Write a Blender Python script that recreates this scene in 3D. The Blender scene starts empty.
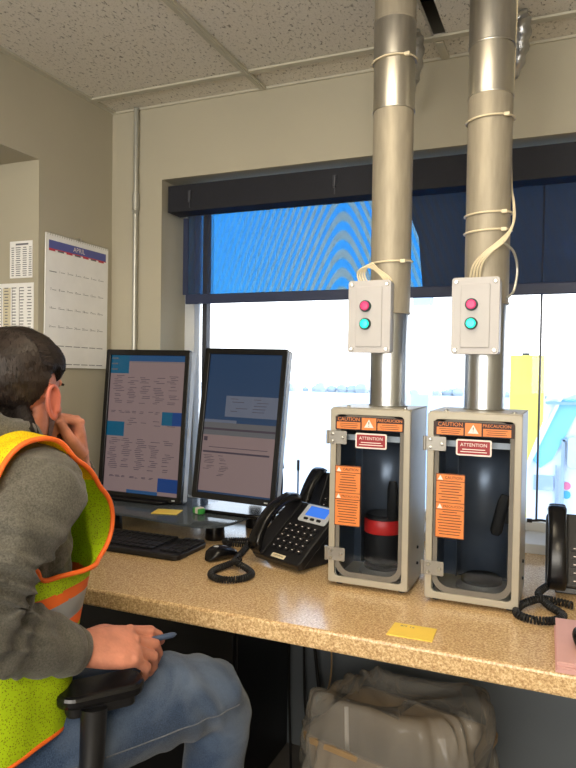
import bpy, bmesh, math, random
from mathutils import Vector, Matrix, noise, Euler
from mathutils.bvhtree import BVHTree
PI = math.pi
random.seed(7)
scn = bpy.context.scene
COL = scn.collection
def V(*a): return Vector(a)
def lerp(a, b, t): return a + (b - a) * t

# ------------------------------------------------------------------ materials
def mat(name, col, rough=.5, metal=0., var=0., vscale=20., bump=0., bscale=60., spec=.5, emit=None, estr=1., trans=0., alpha=1., stretch=None, ior=1.45, coat=0.):
    m = bpy.data.materials.new(name); m.use_nodes = True
    nt = m.node_tree; b = nt.nodes['Principled BSDF']; N = nt.nodes.new; L = nt.links.new
    c = (*col, 1)
    b.inputs['Base Color'].default_value = c
    b.inputs['Roughness'].default_value = rough
    b.inputs['Metallic'].default_value = metal
    b.inputs['Specular IOR Level'].default_value = spec
    b.inputs['IOR'].default_value = ior
    b.inputs['Transmission Weight'].default_value = trans
    b.inputs['Alpha'].default_value = alpha
    b.inputs['Coat Weight'].default_value = coat
    tc = N('ShaderNodeTexCoord'); mp = N('ShaderNodeMapping'); L(tc.outputs['Object'], mp.inputs[0])
    if stretch: mp.inputs['Scale'].default_value = stretch
    nz = N('ShaderNodeTexNoise'); nz.inputs['Scale'].default_value = vscale; nz.inputs['Detail'].default_value = 4
    L(mp.outputs[0], nz.inputs['Vector'])
    v = max(var, .02)
    mx = N('ShaderNodeMix'); mx.data_type = 'RGBA'
    mx.inputs['A'].default_value = tuple(max(0, x*(1-v)) for x in col) + (1,)
    mx.inputs['B'].default_value = tuple(min(1, x*(1+v)) for x in col) + (1,)
    rmp = N('ShaderNodeMapRange'); rmp.inputs['From Min'].default_value = .3; rmp.inputs['From Max'].default_value = .7
    L(nz.outputs['Fac'], rmp.inputs['Value']); L(rmp.outputs[0], mx.inputs['Factor'])
    L(mx.outputs['Result'], b.inputs['Base Color'])
    if bump:
        n2 = N('ShaderNodeTexNoise'); n2.inputs['Scale'].default_value = bscale; n2.inputs['Detail'].default_value = 3
        L(mp.outputs[0], n2.inputs['Vector'])
        bp = N('ShaderNodeBump'); bp.inputs['Strength'].default_value = bump; bp.inputs['Distance'].default_value = .004
        L(n2.outputs['Fac'], bp.inputs['Height']); L(bp.outputs[0], b.inputs['Normal'])
    if emit:
        b.inputs['Emission Color'].default_value = (*emit, 1); b.inputs['Emission Strength'].default_value = estr
    return m
def srgb(r, g, b):
    f = lambda x: ((x/255+.055)/1.055)**2.4 if x > 10.3 else x/255/12.92
    return (f(r), f(g), f(b))
def nodes(m): return m.node_tree.nodes, m.node_tree.links, m.node_tree.nodes['Principled BSDF']

M_wall = mat('wall_paint', srgb(176, 170, 152), .75, var=.03, vscale=3, bump=.12, bscale=250)
M_lower_shade = mat('lower_wall_shade', srgb(98, 104, 110), .7, var=.05, vscale=3, bump=.1, bscale=200)  # shade under the counter put into the wall colour
M_floor = mat('floor_tile', srgb(92, 88, 84), .4, var=.1, vscale=30)
M_tbar = mat('ceiling_grid', srgb(190, 186, 170), .45, var=.04)
M_dark = mat('black_plastic', srgb(22, 22, 25), .38, var=.1, bump=.05, bscale=500)
M_dark2 = mat('black_satin', srgb(14, 14, 17), .25, var=.1)
M_rubber = mat('black_rubber', srgb(18, 18, 19), .55, var=.1)
M_key = mat('key_caps', srgb(28, 28, 32), .45, var=.1)
M_silver = mat('silver_plastic', srgb(185, 190, 196), .35, var=.03)
M_frame = mat('window_frame_white', srgb(205, 208, 210), .4, var=.03)
M_mull = mat('mullion_dark', srgb(70, 72, 80), .4, metal=.4, var=.05)
M_blackfab = mat('valance_fabric', srgb(22, 24, 34), .7, var=.1, vscale=60, bump=.2, bscale=400)
M_canopy = mat('canopy_grey', srgb(62, 48, 42), .7, var=.08, vscale=2)
M_hem = mat('blind_hem', srgb(38, 48, 78), .5, var=.08)
M_chrome = mat('hinge_chrome', (.30, .29, .27), .42, metal=.7, var=.06, bump=.1, bscale=40)
M_screw = mat('screw_steel', (.55, .54, .5), .3, metal=1)
M_encl = mat('enclosure_paint', srgb(168, 162, 148), .42, metal=.25, var=.03, bump=.05, bscale=300)
M_encl_in = mat('enclosure_inside', srgb(66, 78, 96), .35, metal=.2, var=.15, vscale=8)
M_ctrl = mat('control_box_grey', srgb(186, 184, 186), .4, var=.03)
M_gasket = mat('gasket_grey', srgb(108, 104, 98), .6, var=.08)
M_orange = mat('label_orange', srgb(226, 132, 66), .45, var=.06, vscale=40)
M_red = mat('label_red', srgb(150, 34, 44), .4, var=.06)
M_ink = mat('ink_dark', srgb(50, 25, 20), .5)
M_inkw = mat('ink_white', srgb(235, 225, 220), .5)
M_paper = mat('paper_white', srgb(240, 240, 240), .7, var=.03)
M_inkg = mat('ink_grey', srgb(110, 112, 120), .6)
M_calblue = mat('calendar_blue', srgb(92, 98, 165), .5, var=.05)
M_calred = mat('calendar_red', srgb(196, 70, 84), .5)
M_yellow = mat('sticky_yellow', srgb(244, 210, 92), .7, var=.04)
M_pink = mat('pink_paper', srgb(214, 166, 160), .7, var=.04)
M_cable = mat('cable_cream', srgb(224, 212, 182), .45, var=.05)
M_skin = mat('skin', srgb(190, 126, 104), .5, var=.2, vscale=28, bump=.25, bscale=180)
nds, lks, bs = nodes(M_skin); bs.inputs['Subsurface Weight'].default_value = .08; bs.inputs['Subsurface Radius'].default_value = (.01, .004, .002)
M_ear = mat('ear_skin', srgb(188, 104, 86), .5, var=.1)
M_hair = mat('hair_brown', srgb(32, 26, 25), .62, var=.35, vscale=90, bump=.8, bscale=220, spec=.3)
M_strand = mat('hair_strand_brown', srgb(46, 37, 33), .5, var=.4, vscale=60, spec=.4)
M_beard = mat('beard_brown', srgb(96, 66, 54), .7, var=.3, vscale=200, bump=.6, bscale=500)
M_lime = mat('vest_lime', srgb(196, 226, 22), .65, var=.06)
M_vyellow = mat('vest_yellow', srgb(248, 218, 20), .6, var=.05)
M_vorange = mat('vest_orange', srgb(244, 110, 36), .55, var=.05)
M_vsilver = mat('vest_reflective_silver', srgb(150, 165, 185), .3, metal=.5, var=.05)
M_bin = mat('bin_tan', srgb(156, 128, 92), .55, var=.06)
M_gal = mat('galvanised_steel', (.50, .49, .46), .36, metal=1, var=.12, vscale=12, bump=.06, bscale=30, stretch=(6, 6, 1))
M_gal2 = mat('galvanised_bright', (.62, .60, .54), .36, metal=1, var=.06, vscale=8, bump=.04, bscale=20, stretch=(8, 8, .6))
M_galdull = mat('galvanised_dull', srgb(166, 158, 142), .58, metal=.4, var=.1, vscale=14, bump=.08, bscale=30, stretch=(6, 6, 1))
M_galcool = mat('galvanised_low', (.52, .54, .56), .28, metal=1, var=.1, vscale=10, bump=.05, bscale=20, stretch=(8, 8, .6))
M_foil = mat('foil_tape', (.45, .46, .48), .3, metal=1, var=.2, bump=.8, bscale=60)
M_conduit = mat('conduit_steel', srgb(176, 176, 168), .35, metal=.5, var=.06)
M_screen_bg = None
def emis(name, col, s):
    m = mat(name, tuple(x*.1 for x in col), .25, emit=col, estr=s, spec=.5); return m
M_sc_pink = emis('screen_page', srgb(150, 128, 128), .5)
M_sc_teal = emis('screen_teal', srgb(0, 95, 130), .5)
M_sc_blue = emis('screen_blue', srgb(10, 65, 135), .5)
M_sc_top = emis('screen_header', srgb(30, 70, 110), .8)
M_sc_desk = emis('screen_desktop', srgb(34, 60, 92), .7)
M_sc_dim = emis('screen_dim_panel', srgb(90, 96, 112), .8)
M_sc_line = emis('screen_text', srgb(70, 60, 72), .6)
M_sc_grey = emis('screen_grey_bar', srgb(92, 92, 96), .7)
M_lcd = emis('phone_lcd', srgb(60, 120, 225), 1.1)
M_green = emis('lamp_green', srgb(10, 235, 195), 1.7)
M_redlamp = mat('lamp_red', srgb(205, 40, 100), .3, emit=srgb(215, 40, 110), estr=.45)
M_ringg = mat('lamp_ring', srgb(40, 70, 70), .4, metal=.3)

def mixcol(nt, f, a, b):
    n = nt.nodes.new('ShaderNodeMix'); n.data_type = 'RGBA'
    n.inputs['A'].default_value = (*a, 1); n.inputs['B'].default_value = (*b, 1)
    nt.links.new(f, n.inputs['Factor']); return n.outputs['Result']
# counter laminate: speckled tan
M_counter = mat('counter_laminate', srgb(206, 168, 118), .2, var=.05, vscale=4, spec=.6)
def mk_counter():
    nt = M_counter.node_tree; b = nt.nodes['Principled BSDF']; N = nt.nodes.new; L = nt.links.new
    tc = N('ShaderNodeTexCoord')
    n1 = N('ShaderNodeTexNoise'); n1.inputs['Scale'].default_value = 230; n1.inputs['Detail'].default_value = 3; n1.inputs['Roughness'].default_value = .7
    L(tc.outputs['Object'], n1.inputs['Vector'])
    cr = N('ShaderNodeValToRGB'); e = cr.color_ramp.elements
    e[0].position = .34; e[0].color = (*srgb(168, 130, 92), 1); e[1].position = .66; e[1].color = (*srgb(240, 214, 170), 1)
    m = e.new(.5); m.color = (*srgb(208, 174, 126), 1)
    L(n1.outputs['Fac'], cr.inputs[0]); L(cr.outputs[0], b.inputs['Base Color'])
mk_counter()
# ceiling tile: fissured
M_tile = mat('ceiling_tile', srgb(196, 188, 172), .9)
def mk_tile():
    nt = M_tile.node_tree; b = nt.nodes['Principled BSDF']; N = nt.nodes.new; L = nt.links.new
    tc = N('ShaderNodeTexCoord'); mp = N('ShaderNodeMapping'); mp.inputs['Scale'].default_value = (1, .55, 1)
    L(tc.outputs['Object'], mp.inputs[0])
    n1 = N('ShaderNodeTexNoise'); n1.inputs['Scale'].default_value = 120; n1.inputs['Detail'].default_value = 5; n1.inputs['Roughness'].default_value = .65; n1.inputs['Distortion'].default_value = .5
    L(mp.outputs[0], n1.inputs['Vector'])
    cr = N('ShaderNodeValToRGB'); e = cr.color_ramp.elements
    e[0].position = .34; e[0].color = (.10, .085, .06, 1); e[1].position = .43; e[1].color = (1, 1, 1, 1)
    L(n1.outputs['Fac'], cr.inputs[0])
    n2 = N('ShaderNodeTexNoise'); n2.inputs['Scale'].default_value = 240
    L(tc.outputs['Object'], n2.inputs['Vector'])
    mx = mixcol(nt, n2.outputs['Fac'], srgb(205, 198, 184), srgb(238, 234, 224))
    mu = N('ShaderNodeMix'); mu.data_type = 'RGBA'; mu.blend_type = 'MULTIPLY'; mu.inputs['Factor'].default_value = .75
    L(mx, mu.inputs['A']); L(cr.outputs[0], mu.inputs['B']); L(mu.outputs['Result'], b.inputs['Base Color'])
    bp = N('ShaderNodeBump'); bp.inputs['Strength'].default_value = .6; bp.inputs['Distance'].default_value = .003
    L(cr.outputs[0], bp.inputs['Height']); L(bp.outputs[0], b.inputs['Normal'])
mk_tile()
# cloth weaves
def cloth(name, c1, c2, scale, rough=.9, bump=.4, twill=False, big=None):
    m = bpy.data.materials.new(name); m.use_nodes = True
    nt = m.node_tree; b = nt.nodes['Principled BSDF']; N = nt.nodes.new; L = nt.links.new
    b.inputs['Roughness'].default_value = rough; b.inputs['Specular IOR Level'].default_value = .2
    b.inputs['Sheen Weight'].default_value = .2
    tc = N('ShaderNodeTexCoord')
    n1 = N('ShaderNodeTexNoise'); n1.inputs['Scale'].default_value = scale; n1.inputs['Detail'].default_value = 4; n1.inputs['Roughness'].default_value = .75
    L(tc.outputs['Object'], n1.inputs['Vector'])
    r = N('ShaderNodeMapRange'); r.inputs['From Min'].default_value = .35; r.inputs['From Max'].default_value = .65
    L(n1.outputs['Fac'], r.inputs['Value'])
    col = mixcol(nt, r.outputs[0], c1, c2)
    if big:
        n3 = N('ShaderNodeTexNoise'); n3.inputs['Scale'].default_value = 7; n3.inputs['Detail'].default_value = 6; n3.inputs['Distortion'].default_value = .6
        L(tc.outputs['Object'], n3.inputs['Vector'])
        r3 = N('ShaderNodeMapRange'); r3.inputs['From Min'].default_value = .45; r3.inputs['From Max'].default_value = .7
        L(n3.outputs['Fac'], r3.inputs['Value'])
        mm = N('ShaderNodeMix'); mm.data_type = 'RGBA'; L(r3.outputs[0], mm.inputs['Factor']); L(col, mm.inputs['A']); mm.inputs['B'].default_value = (*big, 1)
        mf = N('ShaderNodeMath'); mf.operation = 'MULTIPLY'; mf.inputs[1].default_value = .7; L(r3.outputs[0], mf.inputs[0]); L(mf.outputs[0], mm.inputs['Factor'])
        col = mm.outputs['Result']
    L(col, b.inputs['Base Color'])
    bp = N('ShaderNodeBump'); bp.inputs['Strength'].default_value = bump; bp.inputs['Distance'].default_value = .002
    L(n1.outputs['Fac'], bp.inputs['Height']); L(bp.outputs[0], b.inputs['Normal'])
    return m
M_hoodie = cloth('hoodie_cloth', srgb(66, 64, 58), srgb(102, 99, 91), 300)
M_jeans = cloth('denim', srgb(30, 46, 72), srgb(62, 82, 112), 420, big=srgb(104, 118, 140))
M_chairfab = cloth('chair_fabric', srgb(14, 14, 16), srgb(30, 30, 33), 500)
# vest mesh cloth: tiny holes
def vestmesh(m, dark):
    nt = m.node_tree; b = nt.nodes['Principled BSDF']; N = nt.nodes.new; L = nt.links.new
    tc = N('ShaderNodeTexCoord'); vo = N('ShaderNodeTexVoronoi'); vo.inputs['Scale'].default_value = 300; vo.inputs['Randomness'].default_value = .9
    L(tc.outputs['Object'], vo.inputs['Vector'])
    cr = N('ShaderNodeValToRGB'); cr.color_ramp.elements[0].position = .22; cr.color_ramp.elements[1].position = .34
    cr.color_ramp.elements[0].color = (0, 0, 0, 1); cr.color_ramp.elements[1].color = (1, 1, 1, 1)
    L(vo.outputs['Distance'], cr.inputs[0])
    old = b.inputs['Base Color'].links[0].from_socket
    mx = N('ShaderNodeMix'); mx.data_type = 'RGBA'; L(cr.outputs[0], mx.inputs['Factor']); mx.inputs['A'].default_value = (*dark, 1); L(old, mx.inputs['B'])
    L(mx.outputs['Result'], b.inputs['Base Color'])
    b.inputs['Emission Strength'].default_value = 0
    tl = N('ShaderNodeBsdfTranslucent'); L(mx.outputs['Result'], tl.inputs['Color'])
    ms = N('ShaderNodeMixShader'); ms.inputs[0].default_value = .3
    out = nt.nodes['Material Output']; L(b.outputs[0], ms.inputs[1]); L(tl.outputs[0], ms.inputs[2]); L(ms.outputs[0], out.inputs['Surface'])
vestmesh(M_lime, srgb(120, 130, 10)); vestmesh(M_vyellow, srgb(190, 130, 10))
# clear panes
def clear(name, col=(1, 1, 1), refl=.08, rough=.02, tint_mix=None, haze=0., ior=1.35):
    m = bpy.data.materials.new(name); m.use_nodes = True
    nt = m.node_tree; N = nt.nodes.new; L = nt.links.new; nt.nodes.remove(nt.nodes['Principled BSDF'])
    t = N('ShaderNodeBsdfTransparent'); t.inputs[0].default_value = (*col, 1)
    g = N('ShaderNodeBsdfGlossy'); g.inputs['Roughness'].default_value = rough
    f = N('ShaderNodeFresnel'); f.inputs[0].default_value = ior
    s = N('ShaderNodeMixShader'); L(f.outputs[0], s.inputs[0]); L(t.outputs[0], s.inputs[1]); L(g.outputs[0], s.inputs[2])
    last = s.outputs[0]
    if haze:
        d = N('ShaderNodeBsdfDiffuse'); d.inputs[0].default_value = (*(tint_mix or (1, 1, 1)), 1)
        s2 = N('ShaderNodeMixShader'); s2.inputs[0].default_value = haze; L(last, s2.inputs[1]); L(d.outputs[0], s2.inputs[2]); last = s2.outputs[0]
    L(last, nt.nodes['Material Output'].inputs['Surface']); return m
M_glass = clear('window_glass', (.96, .98, 1))
M_acrylic = clear('clear_acrylic', (.92, .95, .98), ior=1.22)
M_shelf = clear('smoked_glass_shelf', (.45, .52, .6), haze=.30, tint_mix=srgb(130, 140, 150), rough=.08)
M_bag = clear('clear_bag_film', (.80, .80, .78), haze=.30, tint_mix=srgb(190, 186, 178), rough=.15)
# solar shade: woven screen that lets tinted light through, camera moire bands painted in
def mk_shade():
    m = bpy.data.materials.new('solar_shade_screen'); m.use_nodes = True
    nt = m.node_tree; N = nt.nodes.new; L = nt.links.new; nt.nodes.remove(nt.nodes['Principled BSDF'])
    tc = N('ShaderNodeTexCoord'); sp = N('ShaderNodeSeparateXYZ'); L(tc.outputs['Object'], sp.inputs[0])
    # arcs: phase = A*(x-x0)^2 + B*(z-z0)
    def math_(op, a, b=None, c=None):
        n = N('ShaderNodeMath'); n.operation = op
        for i, x in enumerate((a, b, c)):
            if x is None: continue
            if isinstance(x, (int, float)): n.inputs[i].default_value = x
            else: L(x, n.inputs[i])
        return n.outputs[0]
    x = math_('SUBTRACT', sp.outputs['X'], -.729)
    z = sp.outputs['Z']
    hyp = math_('SQRT', math_('ADD', math_('MULTIPLY', x, x), .0022))
    ph = math_('MULTIPLY', math_('ADD', z, math_('MULTIPLY', hyp, 2.5)), 98.)
    s = math_('SINE', ph)
    r = N('ShaderNodeMapRange'); r.inputs['From Min'].default_value = -.5; r.inputs['From Max'].default_value = .5; L(s, r.inputs['Value'])
    fade = N('ShaderNodeMapRange'); fade.inputs['From Min'].default_value = .46; fade.inputs['From Max'].default_value = .12; fade.inputs['To Min'].default_value = .22; fade.inputs['To Max'].default_value = .95; L(hyp, fade.inputs['Value'])
    band = math_('MULTIPLY', r.outputs[0], fade.outputs[0])
    nz = N('ShaderNodeTexNoise'); nz.inputs['Scale'].default_value = 260; L(tc.outputs['Object'], nz.inputs['Vector'])
    band2 = math_('ADD', band, math_('MULTIPLY', math_('SUBTRACT', nz.outputs['Fac'], .5), .5))
    band2 = N('ShaderNodeClamp').outputs[0] if False else band2
    col = mixcol(nt, band2, (.13, .60, 1.0), (.52, .62, .66))
    t = N('ShaderNodeBsdfTransparent'); L(col, t.inputs[0])
    dd = N('ShaderNodeBsdfDiffuse'); dd.inputs[0].default_value = (*srgb(74, 74, 80), 1)
    ms = N('ShaderNodeMixShader'); ms.inputs[0].default_value = .5
    L(t.outputs[0], ms.inputs[1]); L(dd.outputs[0], ms.inputs[2]); L(ms.outputs[0], nt.nodes['Material Output'].inputs['Surface'])
    return m
M_shade = mk_shade()

# ------------------------------------------------------------------ mesh builder
_tc = {}
def text_geo(s):
    if s in _tc: return _tc[s]
    cu = bpy.data.curves.new('t', 'FONT'); cu.body = s; cu.size = 1; cu.align_x = 'CENTER'; cu.align_y = 'CENTER'; cu.resolution_u = 2
    o = bpy.data.objects.new('t', cu); COL.objects.link(o)
    dg = bpy.context.evaluated_depsgraph_get(); me = bpy.data.meshes.new_from_object(o.evaluated_get(dg))
    r = ([v.co.copy() for v in me.vertices], [tuple(p.vertices) for p in me.polygons])
    bpy.data.objects.remove(o); bpy.data.curves.remove(cu); bpy.data.meshes.remove(me)
    _tc[s] = r; return r
def rrect(w, h, r, n=6):
    pts = []
    for cx, cy, a0 in ((w/2-r, h/2-r, 0), (-w/2+r, h/2-r, PI/2), (-w/2+r, -h/2+r, PI), (w/2-r, -h/2+r, 1.5*PI)):
        for i in range(n+1):
            a = a0 + PI/2*i/n; pts.append((cx+r*math.cos(a), cy+r*math.sin(a)))
    return pts
class MB:
    def __init__(s, M=None): s.v = []; s.f = []; s.mi = []; s.mats = []; s.M = M or Matrix()
    def m(s, material):
        if material not in s.mats: s.mats.append(material)
        return s.mats.index(material)
    def add(s, vs, fs, material=None):
        b = len(s.v); s.v += [s.M @ Vector(p) for p in vs]
        k = s.m(material) if material else 0
        for f in fs: s.f.append(tuple(b+i for i in f)); s.mi.append(k)
        return s
    def box(s, c, d, material=None, R=None):
        x, y, z = [q/2 for q in d]
        vs = [Vector((i*x, j*y, k*z)) for i in (-1, 1) for j in (-1, 1) for k in (-1, 1)]
        if R: vs = [R @ p for p in vs]
        vs = [p + Vector(c) for p in vs]
        return s.add(vs, [(0, 1, 3, 2), (4, 6, 7, 5), (0, 4, 5, 1), (2, 3, 7, 6), (0, 2, 6, 4), (1, 5, 7, 3)], material)
    def tube(s, path, r, n=10, material=None, caps=True, closed=False):
        P = [Vector(p) for p in path]; k = len(P)
        rr = r if isinstance(r, (list, tuple)) else [r]*k
        vs = []; up = None
        for i in range(k):
            if closed: t = P[(i+1) % k] - P[i-1]
            else: t = P[min(i+1, k-1)] - P[max(i-1, 0)]
            t.normalize()
            if up is None:
                up = Vector((0, 0, 1)) if abs(t.z) < .9 else Vector((1, 0, 0))
            u = (up - t*up.dot(t)).normalized(); w = t.cross(u); up = u
            for j in range(n):
                a = 2*PI*j/n; vs.append(P[i] + (u*math.cos(a) + w*math.sin(a))*rr[i])
        fs = []
        for i in range(k if closed else k-1):
            for j in range(n):
                a = i*n+j; b = i*n+(j+1) % n; c = ((i+1) % k)*n+(j+1) % n; d = ((i+1) % k)*n+j; fs.append((a, b, c, d))
        if caps and not closed: fs.append(tuple(range(n))[::-1]); fs.append(tuple((k-1)*n+j for j in range(n)))
        return s.add(vs, fs, material)
    def cyl(s, p0, p1, r0, r1=None, n=24, material=None): return s.tube([p0, p1], [r0, r0 if r1 is None else r1], n, material)
    def lathe(s, prof, c=(0, 0, 0), n=32, material=None, A=None):
        vs = []; A = A or Matrix()
        for r, z in prof:
            for j in range(n):
                a = 2*PI*j/n; vs.append(Vector(c) + (A @ Vector((r*math.cos(a), r*math.sin(a), z))))
        fs = []
        for i in range(len(prof)-1):
            for j in range(n): fs.append((i*n+j, i*n+(j+1) % n, (i+1)*n+(j+1) % n, (i+1)*n+j))
        fs.append(tuple(range(n))[::-1]); fs.append(tuple((len(prof)-1)*n+j for j in range(n)))
        return s.add(vs, fs, material)
    def prism(s, pts, z0, z1, material=None, A=None):      # pts in local xy, extruded along z of A
        A = A or Matrix(); n = len(pts)
        vs = [A @ Vector((x, y, z0)) for x, y in pts] + [A @ Vector((x, y, z1)) for x, y in pts]
        return s.add(vs, [tuple(range(n))[::-1], tuple(range(n, 2*n))] + [(i, (i+1) % n, n+(i+1) % n, n+i) for i in range(n)], material)
    def ring(s, out, inn, z0, z1, material=None, A=None):
        A = A or Matrix(); n = len(out)
        vs = [A @ Vector((x, y, z)) for z in (z0, z1) for p in (out, inn) for x, y in p]
        fs = []
        for i in range(n):
            j = (i+1) % n
            fs += [(i, n+i, n+j, j), (2*n+i, 2*n+j, 3*n+j, 3*n+i), (i, j, 2*n+j, 2*n+i), (n+i, 3*n+i, 3*n+j, n+j)]
        return s.add(vs, fs, material)
    def ell(s, c, r, R=None, n=16, material=None):
        vs = []; k = n//2
        for i in range(1, k):
            t = PI*i/k
            for j in range(n):
                a = 2*PI*j/n; vs.append(Vector((r[0]*math.sin(t)*math.cos(a), r[1]*math.sin(t)*math.sin(a), r[2]*math.cos(t))))
        vs += [Vector((0, 0, r[2])), Vector((0, 0, -r[2]))]
        if R: vs = [R @ p for p in vs]
        vs = [p+Vector(c) for p in vs]; fs = []
        for i in range(k-2):
            for j in range(n): fs.append((i*n+j, (i+1)*n+j, (i+1)*n+(j+1) % n, i*n+(j+1) % n))
        T = (k-1)*n
        for j in range(n): fs.append((T, j, (j+1) % n)); fs.append((T+1, (k-2)*n+(j+1) % n, (k-2)*n+j))
        return s.add(vs, fs, material)
    def loft(s, secs, n=32, material=None, caps=True, power=2.0):  # secs: (center, U vec, V vec)
        vs = []
        for c, U, W in secs:
            for j in range(n):
                a = 2*PI*j/n; ca, sa = math.cos(a), math.sin(a)
                e = 2/power; x = math.copysign(abs(ca)**e, ca); y = math.copysign(abs(sa)**e, sa)
                vs.append(Vector(c) + Vector(U)*x + Vector(W)*y)
        k = len(secs)
        fs = [(i*n+j, i*n+(j+1) % n, (i+1)*n+(j+1) % n, (i+1)*n+j) for i in range(k-1) for j in range(n)]
        if caps: fs += [tuple(range(n))[::-1], tuple((k-1)*n+j for j in range(n))]
        return s.add(vs, fs, material)
    def text(s, t, size, A, material, depth=0.0):
        vs, fs = text_geo(t)
        return s.add([A @ (p*size) for p in vs], fs, material)
    def mesh(s, name):
        me = bpy.data.meshes.new(name); me.from_pydata([tuple(p) for p in s.v], [], s.f)
        for m in s.mats: me.materials.append(m)
        me.polygons.foreach_set('material_index', s.mi); me.update(); return me
    def build(s, name, material=None, parent=None, smooth=False, bevel=0, angle=40, fix=True):
        if not s.mats: s.mats.append(material)
        me = s.mesh(name)
        if fix:
            bm = bmesh.new(); bm.from_mesh(me); bmesh.ops.recalc_face_normals(bm, faces=bm.faces); bm.to_mesh(me); bm.free()
        o = bpy.data.objects.new(name, me); COL.objects.link(o)
        if smooth:
            me.polygons.foreach_set('use_smooth', [True]*len(me.polygons))
            me.set_sharp_from_angle(angle=math.radians(angle))
        if bevel:
            b = o.modifiers.new('b', 'BEVEL'); b.width = bevel; b.segments = 2; b.limit_method = 'ANGLE'; b.angle_limit = math.radians(50)
        if parent is not None: attach(o, parent)
        return o
def attach(o, parent):
    def world(q): return q.matrix_basis.copy() if q.parent is None else world(q.parent) @ q.matrix_parent_inverse @ q.matrix_basis
    o.parent = parent; o.matrix_parent_inverse = world(parent).inverted()
def tag(o, label=None, cat=None, group=None, kind=None):
    if label: o['label'] = label
    if cat: o['category'] = cat
    if group: o['group'] = group
    if kind: o['kind'] = kind
    return o
def empty(name, loc, label, cat, group=None):
    o = bpy.data.objects.new(name, None); COL.objects.link(o); o.location = loc; o.empty_display_size = .05
    return tag(o, label, cat, group)
def struct(o): o['kind'] = 'structure'; return o
def T(x, y, z): return Matrix.Translation((x, y, z))
def RX(a): return Matrix.Rotation(a, 4, 'X')
def RY(a): return Matrix.Rotation(a, 4, 'Y')
def RZ(a): return Matrix.Rotation(a, 4, 'Z')
def bez(pts, n=12):                                  # Catmull-Rom through points
    P = [Vector(p) for p in pts]; P = [P[0]*2-P[1]] + P + [P[-1]*2-P[-2]]; out = []
    for i in range(1, len(P)-2):
        for k in range(n):
            t = k/n; a, b, c, d = P[i-1:i+3]
            out.append(.5*((2*b)+(c-a)*t+(2*a-5*b+4*c-d)*t*t+(3*b-a-3*c+d)*t**3))
    out.append(P[-2]); return out

# ------------------------------------------------------------------ dimensions
WY = 2.084; XL = -1.637; CZ = 2.263; CT = .76; CF = 1.267; XR = 1.5; YB = -1.9
OPL = -1.41; OPR = 1.05; OPT = 1.99; SILL = .785; WO = 2.26

# ------------------------------------------------------------------ room
struct(MB().box((-.6, .18, -.05), (4.6, 4.4, .1)).build('floor', M_floor))
b = MB()
b.box(((XL-.3+OPL)/2, WY+.15, 1.1), (OPL-XL+.3, .3, 2.7))
b.box(((OPR+XR+.3)/2, WY+.15, 1.1), (XR+.3-OPR, .3, 2.7))
b.box(((OPL+OPR)/2, WY+.15, (OPT+2.45)/2), (OPR-OPL, .3, 2.45-OPT))
b.box(((OPL+OPR)/2, WY+.15, (SILL-.25)/2), (OPR-OPL, .3, SILL+.25))
struct(b.build('wall_back', M_wall))
struct(MB().box(((XL+XR)/2, WY-.006, .36), (XR-XL-.004, .01, .71)).build('lower_shade_panel', M_lower_shade))  # thin sheet carrying the painted shade on the wall below the counter
b = MB()
b.box((XL-.5, 1.703+.35, 1.1), (1.0, .70, 2.7))                      # pier with the calendar, its side face carries the papers
b.box((XL-.5, 0, (1.978+2.5)/2), (1.0, 3.406, 2.5-1.978))            # header over the alcove
b.box((XL-1.05, 0, 1.0), (.1, 3.406, 2.6))                           # back of the alcove
struct(b.build('wall_left', M_wall))
struct(MB().box((XR+.05, .1, 1.1), (.1, 4.1, 2.7)).build('wall_right', M_wall))
struct(MB().box((-.5, YB-.05, 1.1), (4.3, .1, 2.7)).build('wall_front', M_wall))
# ceiling slab with a broken opening beside the left pipe, tiles above a grid
b = MB()
hx0, hx1, hy0, hy1 = -.392, -.350, 1.55, 1.972
for x0, x1, y0, y1 in ((-2.8, hx0, YB-.1, 2.2), (hx1, XR+.1, YB-.1, 2.2), (hx0, hx1, YB-.1, hy0), (hx0, hx1, hy1, 2.2)):
    b.box(((x0+x1)/2, (y0+y1)/2, CZ+.014), (x1-x0, y1-y0, .02))
struct(b.build('ceiling', M_tile))
b = MB()
b.box((-.5, 0, CZ+.35), (6, 6, .01))
for q_ in ((-3.2, 0, .01, 6), (2.2, 0, .01, 6), (-.5, 2.4, 6, .01), (-.5, -2.4, 6, .01)): b.box((q_[0], q_[1], CZ+.19), (q_[2], q_[3], .34))
struct(b.build('ceiling', mat('plenum_dark', (.02, .018, .015), .9)))
b = MB()
yg = WY-.135
def bar(x0, y0, x1, y1, w=.024):
    d = V(x1-x0, y1-y0, 0); b.box(((x0+x1)/2, (y0+y1)/2, CZ), (w if abs(d.y) > abs(d.x) else abs(d.x), w if abs(d.x) > abs(d.y) else abs(d.y), .008))
b.box((XL+.011, .1, CZ), (.022, 4.0, .006)); 
b.box(((XL+XR)/2, WY-.004, CZ-.001), (XR-XL, .008, .008))
for x in (-.995, .225, .835): b.box((x, .09, CZ-.002), (.024, 3.97, .008)); b.box((x, .09, CZ-.007), (.010, 3.97, .004))
for y0_, y1_ in ((1.968, WY-.004), (-1.89, 1.2)): b.box((-.374, (y0_+y1_)/2, CZ-.002), (.024, y1_-y0_, .008))
for y in (yg, yg-1.22, yg-2.44): b.box(((XL+XR)/2, y, CZ-.001), (XR-XL, .024, .007))
struct(b.build('ceiling', M_tbar))
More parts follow.
